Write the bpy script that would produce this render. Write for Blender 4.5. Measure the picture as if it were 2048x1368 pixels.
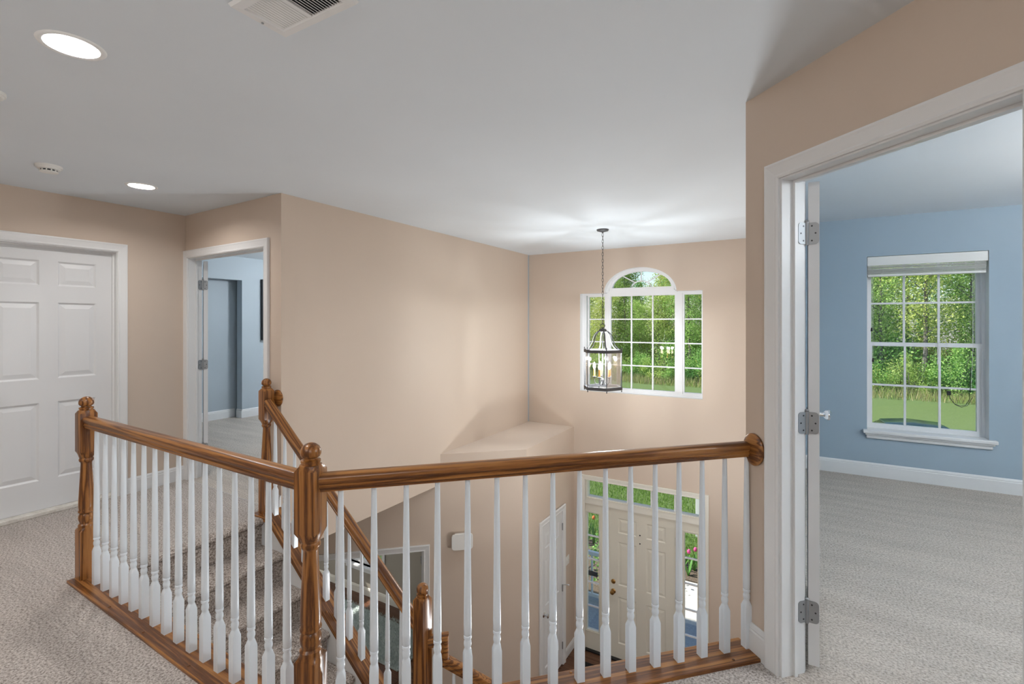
import bpy, bmesh, math, random
import numpy as np
from mathutils import Vector, Matrix

random.seed(7)
scene = bpy.context.scene
for o in list(bpy.data.objects):
    bpy.data.objects.remove(o, do_unlink=True)
COL = scene.collection
PI = math.pi
S2 = 2 ** -0.5

# ------------------------------------------------------------------ camera
EYE = 1.453                       # lens height above the upstairs carpet, metres
YAW = math.radians(30.2207)
cam_data = bpy.data.cameras.new('camera')
cam = bpy.data.objects.new('camera', cam_data)
COL.objects.link(cam)
cam.location = (0, 0, EYE)
cam.rotation_euler = (PI / 2, 0, YAW)
cam_data.sensor_width = 36.0
cam_data.lens = 36.0 * 976.25 / 2048.0
cam_data.shift_y = -39.46 / 2048.0
cam_data.clip_start = 0.05
cam_data.clip_end = 400
scene.camera = cam

# ------------------------------------------------------------------ sky, sun, exposure
world = bpy.data.worlds.new('sky')
scene.world = world
world.use_nodes = True
wn = world.node_tree
wn.nodes.clear()
w_out = wn.nodes.new('ShaderNodeOutputWorld')
w_bg = wn.nodes.new('ShaderNodeBackground')
w_sky = wn.nodes.new('ShaderNodeTexSky')
w_sky.sky_type = 'NISHITA'
w_sky.sun_disc = False
w_sky.sun_elevation = math.radians(52)
w_sky.sun_rotation = math.radians(200)
w_bg.inputs['Strength'].default_value = 0.17
wn.links.new(w_sky.outputs[0], w_bg.inputs[0])
wn.links.new(w_bg.outputs[0], w_out.inputs[0])

sun_d = bpy.data.lights.new('sun', 'SUN')
sun_d.energy = 6.8
sun_d.angle = math.radians(0.6)
sun_d.color = (1.0, 0.96, 0.88)
sun = bpy.data.objects.new('sun', sun_d)
COL.objects.link(sun)
sun.location = (-12, -14, 30)
sun.rotation_euler = Vector((0.75, 0.22, -0.90)).to_track_quat('-Z', 'Y').to_euler()

vs = scene.view_settings
vs.view_transform = 'Standard'
vs.look = 'None'
vs.exposure = 0.3
vs.gamma = 1.0
vs.use_curve_mapping = False

LAMP = dict(can=9.0, bulb=10.5, room=40.0, hall=24.0, torch_fill=33.0)     # lamp watts; all but can and bulb feed added lamps out of view

# ------------------------------------------------------------------ helpers
class MB:
    """collects verts / faces; build() links them as ONE mesh object"""
    def __init__(self):
        self.v = []
        self.f = []
        self.sm = []

    def add(self, verts, faces, smooth=False):
        b = len(self.v)
        self.v += [tuple(p) for p in verts]
        self.f += [tuple(i + b for i in q) for q in faces]
        self.sm += [smooth] * len(faces)
        return self

    def box(self, x0, x1, y0, y1, z0, z1):
        v = [(x0, y0, z0), (x1, y0, z0), (x1, y1, z0), (x0, y1, z0),
             (x0, y0, z1), (x1, y0, z1), (x1, y1, z1), (x0, y1, z1)]
        f = [(0, 3, 2, 1), (4, 5, 6, 7), (0, 1, 5, 4), (1, 2, 6, 5), (2, 3, 7, 6), (3, 0, 4, 7)]
        return self.add(v, f)

    def frustum(self, x0, x1, z0, z1, ya, yb, ins):
        """raised field: base rect at y=ya, top rect inset by ins at y=yb (in the XZ plane)"""
        v = [(x0, ya, z0), (x1, ya, z0), (x1, ya, z1), (x0, ya, z1),
             (x0 + ins, yb, z0 + ins), (x1 - ins, yb, z0 + ins), (x1 - ins, yb, z1 - ins), (x0 + ins, yb, z1 - ins)]
        f = [(0, 1, 5, 4), (1, 2, 6, 5), (2, 3, 7, 6), (3, 0, 4, 7), (4, 5, 6, 7), (0, 3, 2, 1)]
        if yb > ya:
            f = [q[::-1] for q in f]
        return self.add(v, f)

    def prism(self, pts, z0, z1):
        """polygon (xy list, counter-clockwise) extruded in z"""
        n = len(pts)
        v = [(x, y, z0) for x, y in pts] + [(x, y, z1) for x, y in pts]
        f = [tuple(range(n - 1, -1, -1)), tuple(range(n, 2 * n))]
        f += [(i, (i + 1) % n, n + (i + 1) % n, n + i) for i in range(n)]
        return self.add(v, f)

    def lathe(self, prof, seg=24, c=(0, 0), smooth=True, axis='z'):
        """prof = [(r, h)]"""
        v = []
        for r, h in prof:
            for k in range(seg):
                a = 2 * PI * k / seg
                p = (c[0] + r * math.cos(a), c[1] + r * math.sin(a), h)
                if axis == 'y':
                    p = (c[0] + r * math.cos(a), h, c[1] + r * math.sin(a))
                if axis == 'x':
                    p = (h, c[0] + r * math.cos(a), c[1] + r * math.sin(a))
                v.append(p)
        f = []
        for i in range(len(prof) - 1):
            for k in range(seg):
                k2 = (k + 1) % seg
                f.append((i * seg + k, i * seg + k2, (i + 1) * seg + k2, (i + 1) * seg + k))
        b = len(prof) - 1
        f.append(tuple(range(seg - 1, -1, -1)))
        f.append(tuple(b * seg + k for k in range(seg)))
        return self.add(v, f, smooth)

    def tube(self, pts, r, seg=8, smooth=True, closed=False):
        pts = [Vector(p) for p in pts]
        n = len(pts)
        rr = r if isinstance(r, (list, tuple)) else [r] * n
        v = []
        up = Vector((0.13, 0.21, 1)).normalized()
        for i, p in enumerate(pts):
            if closed:
                t = (pts[(i + 1) % n] - pts[i - 1])
            else:
                t = pts[min(i + 1, n - 1)] - pts[max(i - 1, 0)]
            t.normalize()
            a = t.cross(up)
            if a.length < 1e-3:
                a = t.cross(Vector((1, 0, 0)))
            a.normalize()
            b = t.cross(a)
            for k in range(seg):
                q = 2 * PI * k / seg
                v.append(p + (a * math.cos(q) + b * math.sin(q)) * rr[i])
        f = []
        m = n if closed else n - 1
        for i in range(m):
            j = (i + 1) % n
            for k in range(seg):
                k2 = (k + 1) % seg
                f.append((i * seg + k, j * seg + k, j * seg + k2, i * seg + k2))
        if not closed:
            f.append(tuple(range(seg)))
            f.append(tuple((n - 1) * seg + k for k in range(seg - 1, -1, -1)))
        return self.add(v, f, smooth)

    def sweep(self, path, prof, smooth=False, ends=True):
        """profile [(offset, out)] along a mitred path in the local XZ plane;
        offset goes to the left of the path, out goes to -Y (towards the viewer)"""
        n = len(path)
        m = len(prof)
        v = []
        for i in range(n):
            p = Vector(path[i])
            d0 = (Vector(path[i]) - Vector(path[i - 1])).normalized() if i > 0 else None
            d1 = (Vector(path[i + 1]) - Vector(path[i])).normalized() if i < n - 1 else None
            if d0 is None:
                nrm = Vector((-d1.y, d1.x)); k = 1.0
            elif d1 is None:
                nrm = Vector((-d0.y, d0.x)); k = 1.0
            else:
                n0 = Vector((-d0.y, d0.x)); n1 = Vector((-d1.y, d1.x))
                nrm = (n0 + n1).normalized()
                k = 1.0 / max(0.2, nrm.dot(n0))
            for o, t in prof:
                v.append((p.x + nrm.x * o * k, -t, p.y + nrm.y * o * k))
        f = []
        for i in range(n - 1):
            for j in range(m):
                j2 = (j + 1) % m
                f.append((i * m + j, i * m + j2, (i + 1) * m + j2, (i + 1) * m + j))
        if ends:
            f.append(tuple(range(m - 1, -1, -1)))
            f.append(tuple((n - 1) * m + j for j in range(m)))
        return self.add(v, f, smooth)

    def mesh(self, name, mat=None, fix=True):
        me = bpy.data.meshes.new(name)
        me.from_pydata(self.v, [], self.f)
        me.polygons.foreach_set('use_smooth', self.sm)
        if fix:
            bm = bmesh.new()
            bm.from_mesh(me)
            bmesh.ops.recalc_face_normals(bm, faces=bm.faces)
            bm.to_mesh(me)
            bm.free()
        if any(self.sm):
            me.set_sharp_from_angle(angle=math.radians(38))
        if mat:
            me.materials.append(mat)
        me.update()
        return me

    def build(self, name, mat, parent=None, loc=None, rz=None, bevel=0.0, fix=True, rot=None):
        o = bpy.data.objects.new(name, self.mesh(name, mat, fix))
        COL.objects.link(o)
        if parent is not None:
            o.parent = parent
        if loc is not None:
            o.location = loc
        if rz is not None:
            o.rotation_euler = (0, 0, rz)
        if rot is not None:
            o.rotation_euler = rot
        if bevel:
            b = o.modifiers.new('bevel', 'BEVEL')
            b.width = bevel
            b.segments = 2
            b.limit_method = 'ANGLE'
            b.angle_limit = math.radians(40)
        return o


def tag(o, label, cat, kind=None, group=None):
    o['label'] = label
    o['category'] = cat
    if kind:
        o['kind'] = kind
    if group:
        o['group'] = group
    return o


def empty(name, loc=(0, 0, 0), rz=0.0):
    o = bpy.data.objects.new(name, None)
    o.empty_display_size = 0.1
    COL.objects.link(o)
    o.location = loc
    o.rotation_euler = (0, 0, rz)
    return o


def put(name, me, parent=None, loc=(0, 0, 0), rot=(0, 0, 0), scale=None):
    """a new object that shares mesh data"""
    o = bpy.data.objects.new(name, me)
    COL.objects.link(o)
    o.parent = parent
    o.location = loc
    o.rotation_euler = rot
    if scale:
        o.scale = scale
    return o


def copy_tree(o, parent=None):
    c = o.copy()
    COL.objects.link(c)
    c.parent = parent
    for ch in list(o.children):
        copy_tree(ch, c)
    return c


# ------------------------------------------------------------------ materials
MATS = {}

def nodes_of(name):
    m = bpy.data.materials.new(name)
    m.use_nodes = True
    nt = m.node_tree
    b = nt.nodes['Principled BSDF']
    MATS[name] = m
    return m, nt, b


def N(nt, t, **kw):
    n = nt.nodes.new(t)
    for k, v in kw.items():
        if k in n.inputs:
            n.inputs[k].default_value = v
        else:
            setattr(n, k, v)
    return n


def paint(name, col, rough=0.6, bump=0.05, scale=260.0, var=0.03):
    m, nt, b = nodes_of(name)
    tc = N(nt, 'ShaderNodeTexCoord')
    no = N(nt, 'ShaderNodeTexNoise', Scale=scale, Detail=2.0)
    nt.links.new(tc.outputs['Object'], no.inputs['Vector'])
    n2 = N(nt, 'ShaderNodeTexNoise', Scale=1.7, Detail=3.0)
    nt.links.new(tc.outputs['Object'], n2.inputs['Vector'])
    hs = N(nt, 'ShaderNodeHueSaturation')
    hs.inputs['Color'].default_value = (*col, 1)
    mr = N(nt, 'ShaderNodeMapRange')
    mr.inputs['To Min'].default_value = 1 - var
    mr.inputs['To Max'].default_value = 1 + var
    nt.links.new(n2.outputs['Fac'], mr.inputs['Value'])
    nt.links.new(mr.outputs[0], hs.inputs['Value'])
    nt.links.new(hs.outputs[0], b.inputs['Base Color'])
    bp = N(nt, 'ShaderNodeBump', Strength=bump, Distance=0.002)
    nt.links.new(no.outputs['Fac'], bp.inputs['Height'])
    nt.links.new(bp.outputs[0], b.inputs['Normal'])
    b.inputs['Roughness'].default_value = rough
    return m


def plain(name, col, rough=0.5, metal=0.0, emit=None, es=0.0):
    m, nt, b = nodes_of(name)
    b.inputs['Base Color'].default_value = (*col, 1)
    b.inputs['Roughness'].default_value = rough
    b.inputs['Metallic'].default_value = metal
    if emit:
        b.inputs['Emission Color'].default_value = (*emit, 1)
        b.inputs['Emission Strength'].default_value = es
    no = N(nt, 'ShaderNodeTexNoise', Scale=180.0, Detail=2.0)
    tc = N(nt, 'ShaderNodeTexCoord')
    nt.links.new(tc.outputs['Object'], no.inputs['Vector'])
    bp = N(nt, 'ShaderNodeBump', Strength=0.03, Distance=0.001)
    nt.links.new(no.outputs['Fac'], bp.inputs['Height'])
    nt.links.new(bp.outputs[0], b.inputs['Normal'])
    return m


def carpet(name, c_dark, c_mid, c_light, speck=300.0, bump=0.9, streak=0.10, rot=0.5):
    m, nt, b = nodes_of(name)
    ge = N(nt, 'ShaderNodeNewGeometry')
    n1 = N(nt, 'ShaderNodeTexNoise', Scale=speck, Detail=4.0, Roughness=0.7)
    nt.links.new(ge.outputs['Position'], n1.inputs['Vector'])
    cr = N(nt, 'ShaderNodeValToRGB')
    cr.color_ramp.elements[0].position = 0.36
    cr.color_ramp.elements[0].color = (*c_dark, 1)
    cr.color_ramp.elements[1].position = 0.64
    cr.color_ramp.elements[1].color = (*c_light, 1)
    e = cr.color_ramp.elements.new(0.5)
    e.color = (*c_mid, 1)
    nt.links.new(n1.outputs['Fac'], cr.inputs['Fac'])
    # the lie of the pile: long soft streaks left by the vacuum cleaner
    mp = N(nt, 'ShaderNodeMapping')
    mp.inputs['Rotation'].default_value = (0, 0, rot)
    mp.inputs['Scale'].default_value = (0.7, 5.5, 1)
    nt.links.new(ge.outputs['Position'], mp.inputs['Vector'])
    n2 = N(nt, 'ShaderNodeTexNoise', Scale=1.6, Detail=5.0, Roughness=0.6)
    nt.links.new(mp.outputs[0], n2.inputs['Vector'])
    mr = N(nt, 'ShaderNodeMapRange')
    mr.inputs['From Min'].default_value = 0.35
    mr.inputs['From Max'].default_value = 0.65
    mr.inputs['To Min'].default_value = 1 - streak
    mr.inputs['To Max'].default_value = 1 + streak * 0.7
    nt.links.new(n2.outputs['Fac'], mr.inputs['Value'])
    hs = N(nt, 'ShaderNodeHueSaturation')
    nt.links.new(cr.outputs[0], hs.inputs['Color'])
    nt.links.new(mr.outputs[0], hs.inputs['Value'])
    nt.links.new(hs.outputs[0], b.inputs['Base Color'])
    n3 = N(nt, 'ShaderNodeTexNoise', Scale=speck * 0.6, Detail=3.0)
    nt.links.new(ge.outputs['Position'], n3.inputs['Vector'])
    bp = N(nt, 'ShaderNodeBump', Strength=bump, Distance=0.008)
    nt.links.new(n3.outputs['Fac'], bp.inputs['Height'])
    nt.links.new(bp.outputs[0], b.inputs['Normal'])
    b.inputs['Roughness'].default_value = 0.95
    b.inputs['Specular IOR Level'].default_value = 0.1
    return m


def wood(name, c0, c1, c2, axis='X', rough=0.28, grain=26.0, bump=0.06):
    """oak with long open grain along a local axis"""
    m, nt, b = nodes_of(name)
    tc = N(nt, 'ShaderNodeTexCoord')
    oi = N(nt, 'ShaderNodeObjectInfo')
    add = N(nt, 'ShaderNodeVectorMath', operation='ADD')
    mul = N(nt, 'ShaderNodeMath', operation='MULTIPLY')
    mul.inputs[1].default_value = 37.0
    nt.links.new(oi.outputs['Random'], mul.inputs[0])
    nt.links.new(tc.outputs['Object'], add.inputs[0])
    nt.links.new(mul.outputs[0], add.inputs[1])
    mp = N(nt, 'ShaderNodeMapping')
    s = {'X': (0.8, grain, grain), 'Y': (grain, 0.8, grain), 'Z': (grain, grain, 0.8)}[axis]
    mp.inputs['Scale'].default_value = s
    nt.links.new(add.outputs[0], mp.inputs['Vector'])
    n1 = N(nt, 'ShaderNodeTexNoise', Scale=1.0, Detail=2.0, Distortion=0.25)
    nt.links.new(mp.outputs[0], n1.inputs['Vector'])
    # ring figure
    wv = N(nt, 'ShaderNodeMath', operation='SINE')
    k = N(nt, 'ShaderNodeMath', operation='MULTIPLY')
    k.inputs[1].default_value = 24.0
    nt.links.new(n1.outputs['Fac'], k.inputs[0])
    nt.links.new(k.outputs[0], wv.inputs[0])
    mr = N(nt, 'ShaderNodeMapRange')
    mr.inputs['From Min'].default_value = -1
    mr.inputs['From Max'].default_value = 1
    nt.links.new(wv.outputs[0], mr.inputs['Value'])
    # pores: fine dashes
    mp2 = N(nt, 'ShaderNodeMapping')
    s2 = {'X': (14, 420, 420), 'Y': (420, 14, 420), 'Z': (420, 420, 14)}[axis]
    mp2.inputs['Scale'].default_value = s2
    nt.links.new(add.outputs[0], mp2.inputs['Vector'])
    n2 = N(nt, 'ShaderNodeTexNoise', Scale=1.0, Detail=2.0)
    nt.links.new(mp2.outputs[0], n2.inputs['Vector'])
    mx = N(nt, 'ShaderNodeMix', data_type='FLOAT')
    mx.inputs['Factor'].default_value = 0.55
    nt.links.new(mr.outputs[0], mx.inputs[2])
    nt.links.new(n2.outputs['Fac'], mx.inputs[3])
    cr = N(nt, 'ShaderNodeValToRGB')
    cr.color_ramp.elements[0].position = 0.27
    cr.color_ramp.elements[0].color = (*c0, 1)
    cr.color_ramp.elements[1].position = 0.74
    cr.color_ramp.elements[1].color = (*c2, 1)
    e = cr.color_ramp.elements.new(0.48)
    e.color = (*c1, 1)
    nt.links.new(mx.outputs[0], cr.inputs['Fac'])
    nt.links.new(cr.outputs[0], b.inputs['Base Color'])
    bp = N(nt, 'ShaderNodeBump', Strength=bump, Distance=0.001)
    nt.links.new(n2.outputs['Fac'], bp.inputs['Height'])
    nt.links.new(bp.outputs[0], b.inputs['Normal'])
    b.inputs['Roughness'].default_value = rough
    return m


def glass(name, tint=(1, 1, 1), gloss=0.06, rough=0.0):
    m = bpy.data.materials.new(name)
    m.use_nodes = True
    nt = m.node_tree
    nt.nodes.clear()
    out = N(nt, 'ShaderNodeOutputMaterial')
    tr = N(nt, 'ShaderNodeBsdfTransparent')
    tr.inputs['Color'].default_value = (*tint, 1)
    gl = N(nt, 'ShaderNodeBsdfGlossy')
    gl.inputs['Roughness'].default_value = rough
    fr = N(nt, 'ShaderNodeFresnel', IOR=1.45)
    mu = N(nt, 'ShaderNodeMath', operation='MULTIPLY')
    mu.inputs[1].default_value = gloss / 0.04
    nt.links.new(fr.outputs[0], mu.inputs[0])
    mn = N(nt, 'ShaderNodeMath', operation='MINIMUM')
    mn.inputs[1].default_value = 0.6
    nt.links.new(mu.outputs[0], mn.inputs[0])
    mx = N(nt, 'ShaderNodeMixShader')
    nt.links.new(mn.outputs[0], mx.inputs[0])
    nt.links.new(tr.outputs[0], mx.inputs[1])
    nt.links.new(gl.outputs[0], mx.inputs[2])
    nt.links.new(mx.outputs[0], out.inputs[0])
    MATS[name] = m
    return m


def foliage(name, cols, trans=0.35, hue=0.03):
    """leaf colour varies leaf by leaf and plant by plant"""
    m = bpy.data.materials.new(name)
    m.use_nodes = True
    nt = m.node_tree
    nt.nodes.clear()
    out = N(nt, 'ShaderNodeOutputMaterial')
    ge = N(nt, 'ShaderNodeNewGeometry')
    oi = N(nt, 'ShaderNodeObjectInfo')
    cr = N(nt, 'ShaderNodeValToRGB')
    els = cr.color_ramp.elements
    els[0].color = (*cols[0], 1)
    els[1].color = (*cols[-1], 1)
    for i, c in enumerate(cols[1:-1]):
        e = els.new((i + 1) / (len(cols) - 1))
        e.color = (*c, 1)
    nt.links.new(ge.outputs['Random Per Island'], cr.inputs['Fac'])
    hs = N(nt, 'ShaderNodeHueSaturation')
    mr = N(nt, 'ShaderNodeMapRange')
    mr.inputs['To Min'].default_value = 0.5 - hue
    mr.inputs['To Max'].default_value = 0.5 + hue
    nt.links.new(oi.outputs['Random'], mr.inputs['Value'])
    nt.links.new(mr.outputs[0], hs.inputs['Hue'])
    nt.links.new(cr.outputs[0], hs.inputs['Color'])
    df = N(nt, 'ShaderNodeBsdfDiffuse')
    tl = N(nt, 'ShaderNodeBsdfTranslucent')
    nt.links.new(hs.outputs[0], df.inputs['Color'])
    nt.links.new(hs.outputs[0], tl.inputs['Color'])
    mx = N(nt, 'ShaderNodeMixShader')
    mx.inputs[0].default_value = trans
    nt.links.new(df.outputs[0], mx.inputs[1])
    nt.links.new(tl.outputs[0], mx.inputs[2])
    nt.links.new(mx.outputs[0], out.inputs[0])
    MATS[name] = m
    return m


def ground_mat(name, a, b_, scale, bump=0.5):
    m, nt, b = nodes_of(name)
    ge = N(nt, 'ShaderNodeNewGeometry')
    n1 = N(nt, 'ShaderNodeTexNoise', Scale=scale, Detail=6.0, Roughness=0.7)
    nt.links.new(ge.outputs['Position'], n1.inputs['Vector'])
    cr = N(nt, 'ShaderNodeValToRGB')
    cr.color_ramp.elements[0].position = 0.35
    cr.color_ramp.elements[0].color = (*a, 1)
    cr.color_ramp.elements[1].position = 0.65
    cr.color_ramp.elements[1].color = (*b_, 1)
    nt.links.new(n1.outputs['Fac'], cr.inputs['Fac'])
    nt.links.new(cr.outputs[0], b.inputs['Base Color'])
    bp = N(nt, 'ShaderNodeBump', Strength=bump, Distance=0.02)
    nt.links.new(n1.outputs['Fac'], bp.inputs['Height'])
    nt.links.new(bp.outputs[0], b.inputs['Normal'])
    b.inputs['Roughness'].default_value = 0.9
    return m


TAN = paint('tan_wall_paint', (0.635, 0.52, 0.425), 0.6)
CEIL = paint('ceiling_paint', (0.74, 0.785, 0.83), 0.8, 0.03)
BLUE = paint('blue_wall_paint', (0.34, 0.43, 0.51), 0.6)
PALEBLUE = paint('pale_blue_wall_paint', (0.43, 0.49, 0.54), 0.6)
TAUPE = paint('taupe_wall_paint', (0.42, 0.38, 0.32), 0.6)
WHITE = paint('white_trim_paint', (0.80, 0.80, 0.80), 0.35, 0.02)
DOORW = paint('white_door_paint', (0.76, 0.765, 0.775), 0.4, 0.06, 90)
CREAM = paint('cream_door_paint', (0.80, 0.76, 0.66), 0.4, 0.02)
CREAMT = paint('cream_trim_paint', (0.84, 0.81, 0.73), 0.4, 0.02)
BALW = paint('white_baluster_paint', (0.79, 0.85, 0.91), 0.25, 0.02)
VINYL = paint('white_vinyl', (0.85, 0.85, 0.86), 0.35, 0.0)
CARP = carpet('grey_beige_carpet', (0.20, 0.17, 0.15), (0.47, 0.42, 0.385), (0.66, 0.61, 0.57), 100, 0.9, 0.10, 0.45)
CARP_B = carpet('bedroom_carpet', (0.30, 0.258, 0.225), (0.51, 0.452, 0.40), (0.65, 0.59, 0.53), 95, 0.8, 0.10, 0.9)
CARP_S = carpet('speckled_stair_carpet', (0.14, 0.11, 0.095), (0.42, 0.36, 0.32), (0.68, 0.62, 0.57), 100, 1.0, 0.05, 0.2)
OAKX = wood('oak_along', (0.105, 0.034, 0.008), (0.255, 0.097, 0.023), (0.39, 0.172, 0.046), 'X')
OAKZ = wood('oak_upright', (0.095, 0.030, 0.007), (0.245, 0.091, 0.020), (0.375, 0.160, 0.042), 'Z')
PLANK = wood('dark_floor_plank', (0.045, 0.016, 0.008), (0.13, 0.055, 0.028), (0.20, 0.09, 0.045), 'X', 0.3)
STEEL = plain('brushed_steel', (0.36, 0.37, 0.38), 0.5, 0.7)
PEWTER = plain('pewter_grey', (0.10, 0.10, 0.105), 0.5, 0.4)
BRASS = plain('aged_brass', (0.45, 0.26, 0.09), 0.3, 1.0)
CHROME = plain('chrome', (0.75, 0.76, 0.78), 0.12, 1.0)
BLACK = plain('black_plastic', (0.012, 0.012, 0.014), 0.4)
DARK = plain('dark_void', (0.05, 0.055, 0.06), 0.8)
PLASTIC = plain('white_plastic', (0.82, 0.81, 0.78), 0.4)
LENS = plain('lit_lens', (0.9, 0.9, 0.9), 0.4, 0, (1.0, 0.97, 0.93), 3.5)
BULB = plain('lit_bulb', (0.9, 0.85, 0.7), 0.3, 0, (1.0, 0.80, 0.52), 16.0)
CANW = plain('white_can_reflector', (0.88, 0.88, 0.87), 0.35)
SLEEVE = plain('amber_candle_sleeve', (0.55, 0.26, 0.06), 0.4)
MARBLE = ground_mat('marble_threshold', (0.62, 0.58, 0.52), (0.80, 0.77, 0.72), 22, 0.0)
GLASS = glass('window_glass', (0.97, 0.98, 0.98), 0.04)
LGLASS = glass('lantern_glass', (0.95, 0.96, 0.96), 0.07)
# ------------------------------------------------------------------ the setting
ZF = -3.08          # downstairs floor
ZC = 2.44           # upstairs ceiling
ZL = -0.34          # downstairs ceiling


def wall(name, p0, p1, z0, z1, th, label, front, back=None, holes=(), extra=None):
    """slab from p0 to p1 seen from its local -Y side; holes = (s0, s1, z0, z1)"""
    p0 = Vector(p0); p1 = Vector(p1)
    L = (p1 - p0).length
    rz = math.atan2(p1.y - p0.y, p1.x - p0.x)
    xs = sorted({0.0, L, *[h[0] for h in holes], *[h[1] for h in holes]})
    zs = sorted({z0, z1, *[h[2] for h in holes], *[h[3] for h in holes]})
    mb = MB()
    for i in range(len(xs) - 1):
        for j in range(len(zs) - 1):
            cx = (xs[i] + xs[i + 1]) / 2; cz = (zs[j] + zs[j + 1]) / 2
            if any(h[0] < cx < h[1] and h[2] < cz < h[3] for h in holes):
                continue
            mb.box(xs[i], xs[i + 1], 0, th, zs[j], zs[j + 1])
    if extra:
        extra(mb)
    o = mb.build(name, front, None, (p0.x, p0.y, 0), rz, fix=False)
    if back:
        o.data.materials.append(back)
        for p in o.data.polygons:
            if p.normal.y > 0.9:
                p.material_index = 1
    tag(o, label, 'wall', 'structure')
    return o


CASING = [(0, 0), (0, .011), (.008, .015), (.016, .012), (.022, .013), (.050, .018), (.058, .021), (.066, .019), (.068, .014), (.068, 0)]
BASEP = [(0, 0), (0, .015), (.100, .015), (.106, .011), (.112, .013), (.124, .009), (.130, .004), (.130, 0)]


def casing(name, p0, rz, s0, s1, z0, ztop, label, mat=None, parent=None, prof=CASING):
    mb = MB()
    # path runs up the right side, across, and down the left: offset (left of path) points outwards
    mb.sweep([(s0, z0), (s0, ztop), (s1, ztop), (s1, z0)], prof)
    o = mb.build(name, mat or WHITE, parent, (p0[0], p0[1], 0), rz)
    if parent is None:
        tag(o, label, 'door trim', 'structure')
    return o


def baseboard(name, p0, p1, z, label, mat=None, flip=False):
    p0 = Vector(p0); p1 = Vector(p1)
    L = (p1 - p0).length
    mb = MB()
    mb.sweep([(0, 0), (L, 0)], BASEP)
    o = mb.build(name, mat or WHITE, None, (p0.x, p0.y, z), math.atan2(p1.y - p0.y, p1.x - p0.x))
    return tag(o, label, 'baseboard', 'structure')


def arc_fill(mb):
    """wall above the arched head of the foyer window: strips whose lower edge follows the arch"""
    n = 28
    for i in range(n):
        a0 = PI - PI * i / n
        a1 = PI - PI * (i + 1) / n
        xa = AX + AR * math.cos(a0); xb = AX + AR * math.cos(a1)
        za = AZ + AH * math.sin(a0); zb = AZ + AH * math.sin(a1)
        xa -= WALLF_X0; xb -= WALLF_X0
        v = [(xa, 0, za), (xb, 0, zb), (xb, WTH, zb), (xa, WTH, za), (xa, 0, ZC), (xb, 0, ZC), (xb, WTH, ZC), (xa, WTH, ZC)]
        f = [(0, 3, 2, 1), (4, 5, 6, 7), (0, 1, 5, 4), (2, 3, 7, 6)]
        mb.add(v, f)


# --- corners (metres, lens at x=y=0)
C_LEFT = (-4.90, 2.389)
C_RET = (-3.40, 2.334)
YW = 6.335                       # foyer front wall
YB = 5.685                       # bedroom front wall
D0 = (-0.196, 2.422)             # free edge of the diagonal bedroom wall
D1p = (1.90, 0.326)
BOXA = (-3.405, 4.259); BOXB = (-2.676, 4.924); BOXC = (-2.690, YW)
LD = (-5.30, 2.53)               # left end of the downstairs diagonal wall
WTH = 0.16
WALLF_X0 = -3.52
AX, AR, AZ, AH = -1.775, 0.475, 1.847, 0.325

# --- floors
def floor_poly(name, pts, z0, z1, mat, label, under=None):
    mb = MB(); mb.prism(pts, z0, z1)
    o = mb.build(name, mat, fix=False)
    if under:
        o.data.materials.append(under)
        for p in o.data.polygons:
            if p.normal.z < 0.5:
                p.material_index = 1
    return tag(o, label, 'floor', 'structure')

GL = lambda x: 1.172 - 0.0277 * (x + 3.331)          # centre line of the long guard rail
BX = -1.4667; BY = GL(BX)                            # newel where the two guards meet
far_corner = (-1.505, 1.19)
floor_poly('floor', [(-4.9, -1.5), (1.9, -1.5), D1p, D0, (-0.227, 2.453), far_corner, (-3.455, 1.25), (-3.455, 2.34), C_LEFT],
           ZL, 0.0, CARP, 'grey beige carpet of the upstairs hall', WHITE)
floor_poly('floor_bedroom', [(-0.2, 2.426), (1.9, 0.326), (3.4, 0.326), (3.4, 5.9), (-0.2, 5.9)],
           ZL, 0.0, CARP_B, 'grey beige carpet of the blue bedroom beyond the diagonal wall', WHITE)
floor_poly('floor_back_bedroom', [(-4.9, 2.395), (-3.46, 2.345), (-3.46, 6.5), (-8.2, 6.5), (-8.2, 2.5)],
           ZL, 0.0, CARP_B, 'grey beige carpet of the pale blue bedroom behind the double doorway', WHITE)
flo = floor_poly('floor_foyer', [(-8.4, 0.2), (1.0, 0.2), (1.0, 6.5), (-8.4, 6.5)], ZF - 0.2, ZF - 0.006, PLANK,
                 'dark hardwood floor of the downstairs foyer and side room')

# planks of the hardwood floor where the photograph shows them, run along X
def planks(x0, x1, y0, y1, w, lmin):
    mb = MB(); mb.box(-0.5, 0.5, -0.5, 0.5, -0.006, 0.0)
    me = mb.mesh('plank', PLANK)
    y = y0
    while y < y1 - 0.02:
        x = x0
        first = True
        while x < x1 - 0.01:
            ln = lmin * random.uniform(0.6, 1.5) * (random.uniform(0.3, 1) if first else 1)
            first = False
            e = min(x + ln, x1)
            put('plank', me, flo, ((x + e) / 2, y + w / 2, ZF + random.uniform(-0.0008, 0.0004)), (0, 0, 0),
                (e - x - 0.002, w - 0.003, 1))
            x = e
        y += w
planks(-2.66, -0.25, 5.05, 6.33, 0.083, 1.1)
planks(-7.0, -4.35, 4.3, 5.78, 0.083, 1.2)

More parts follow.
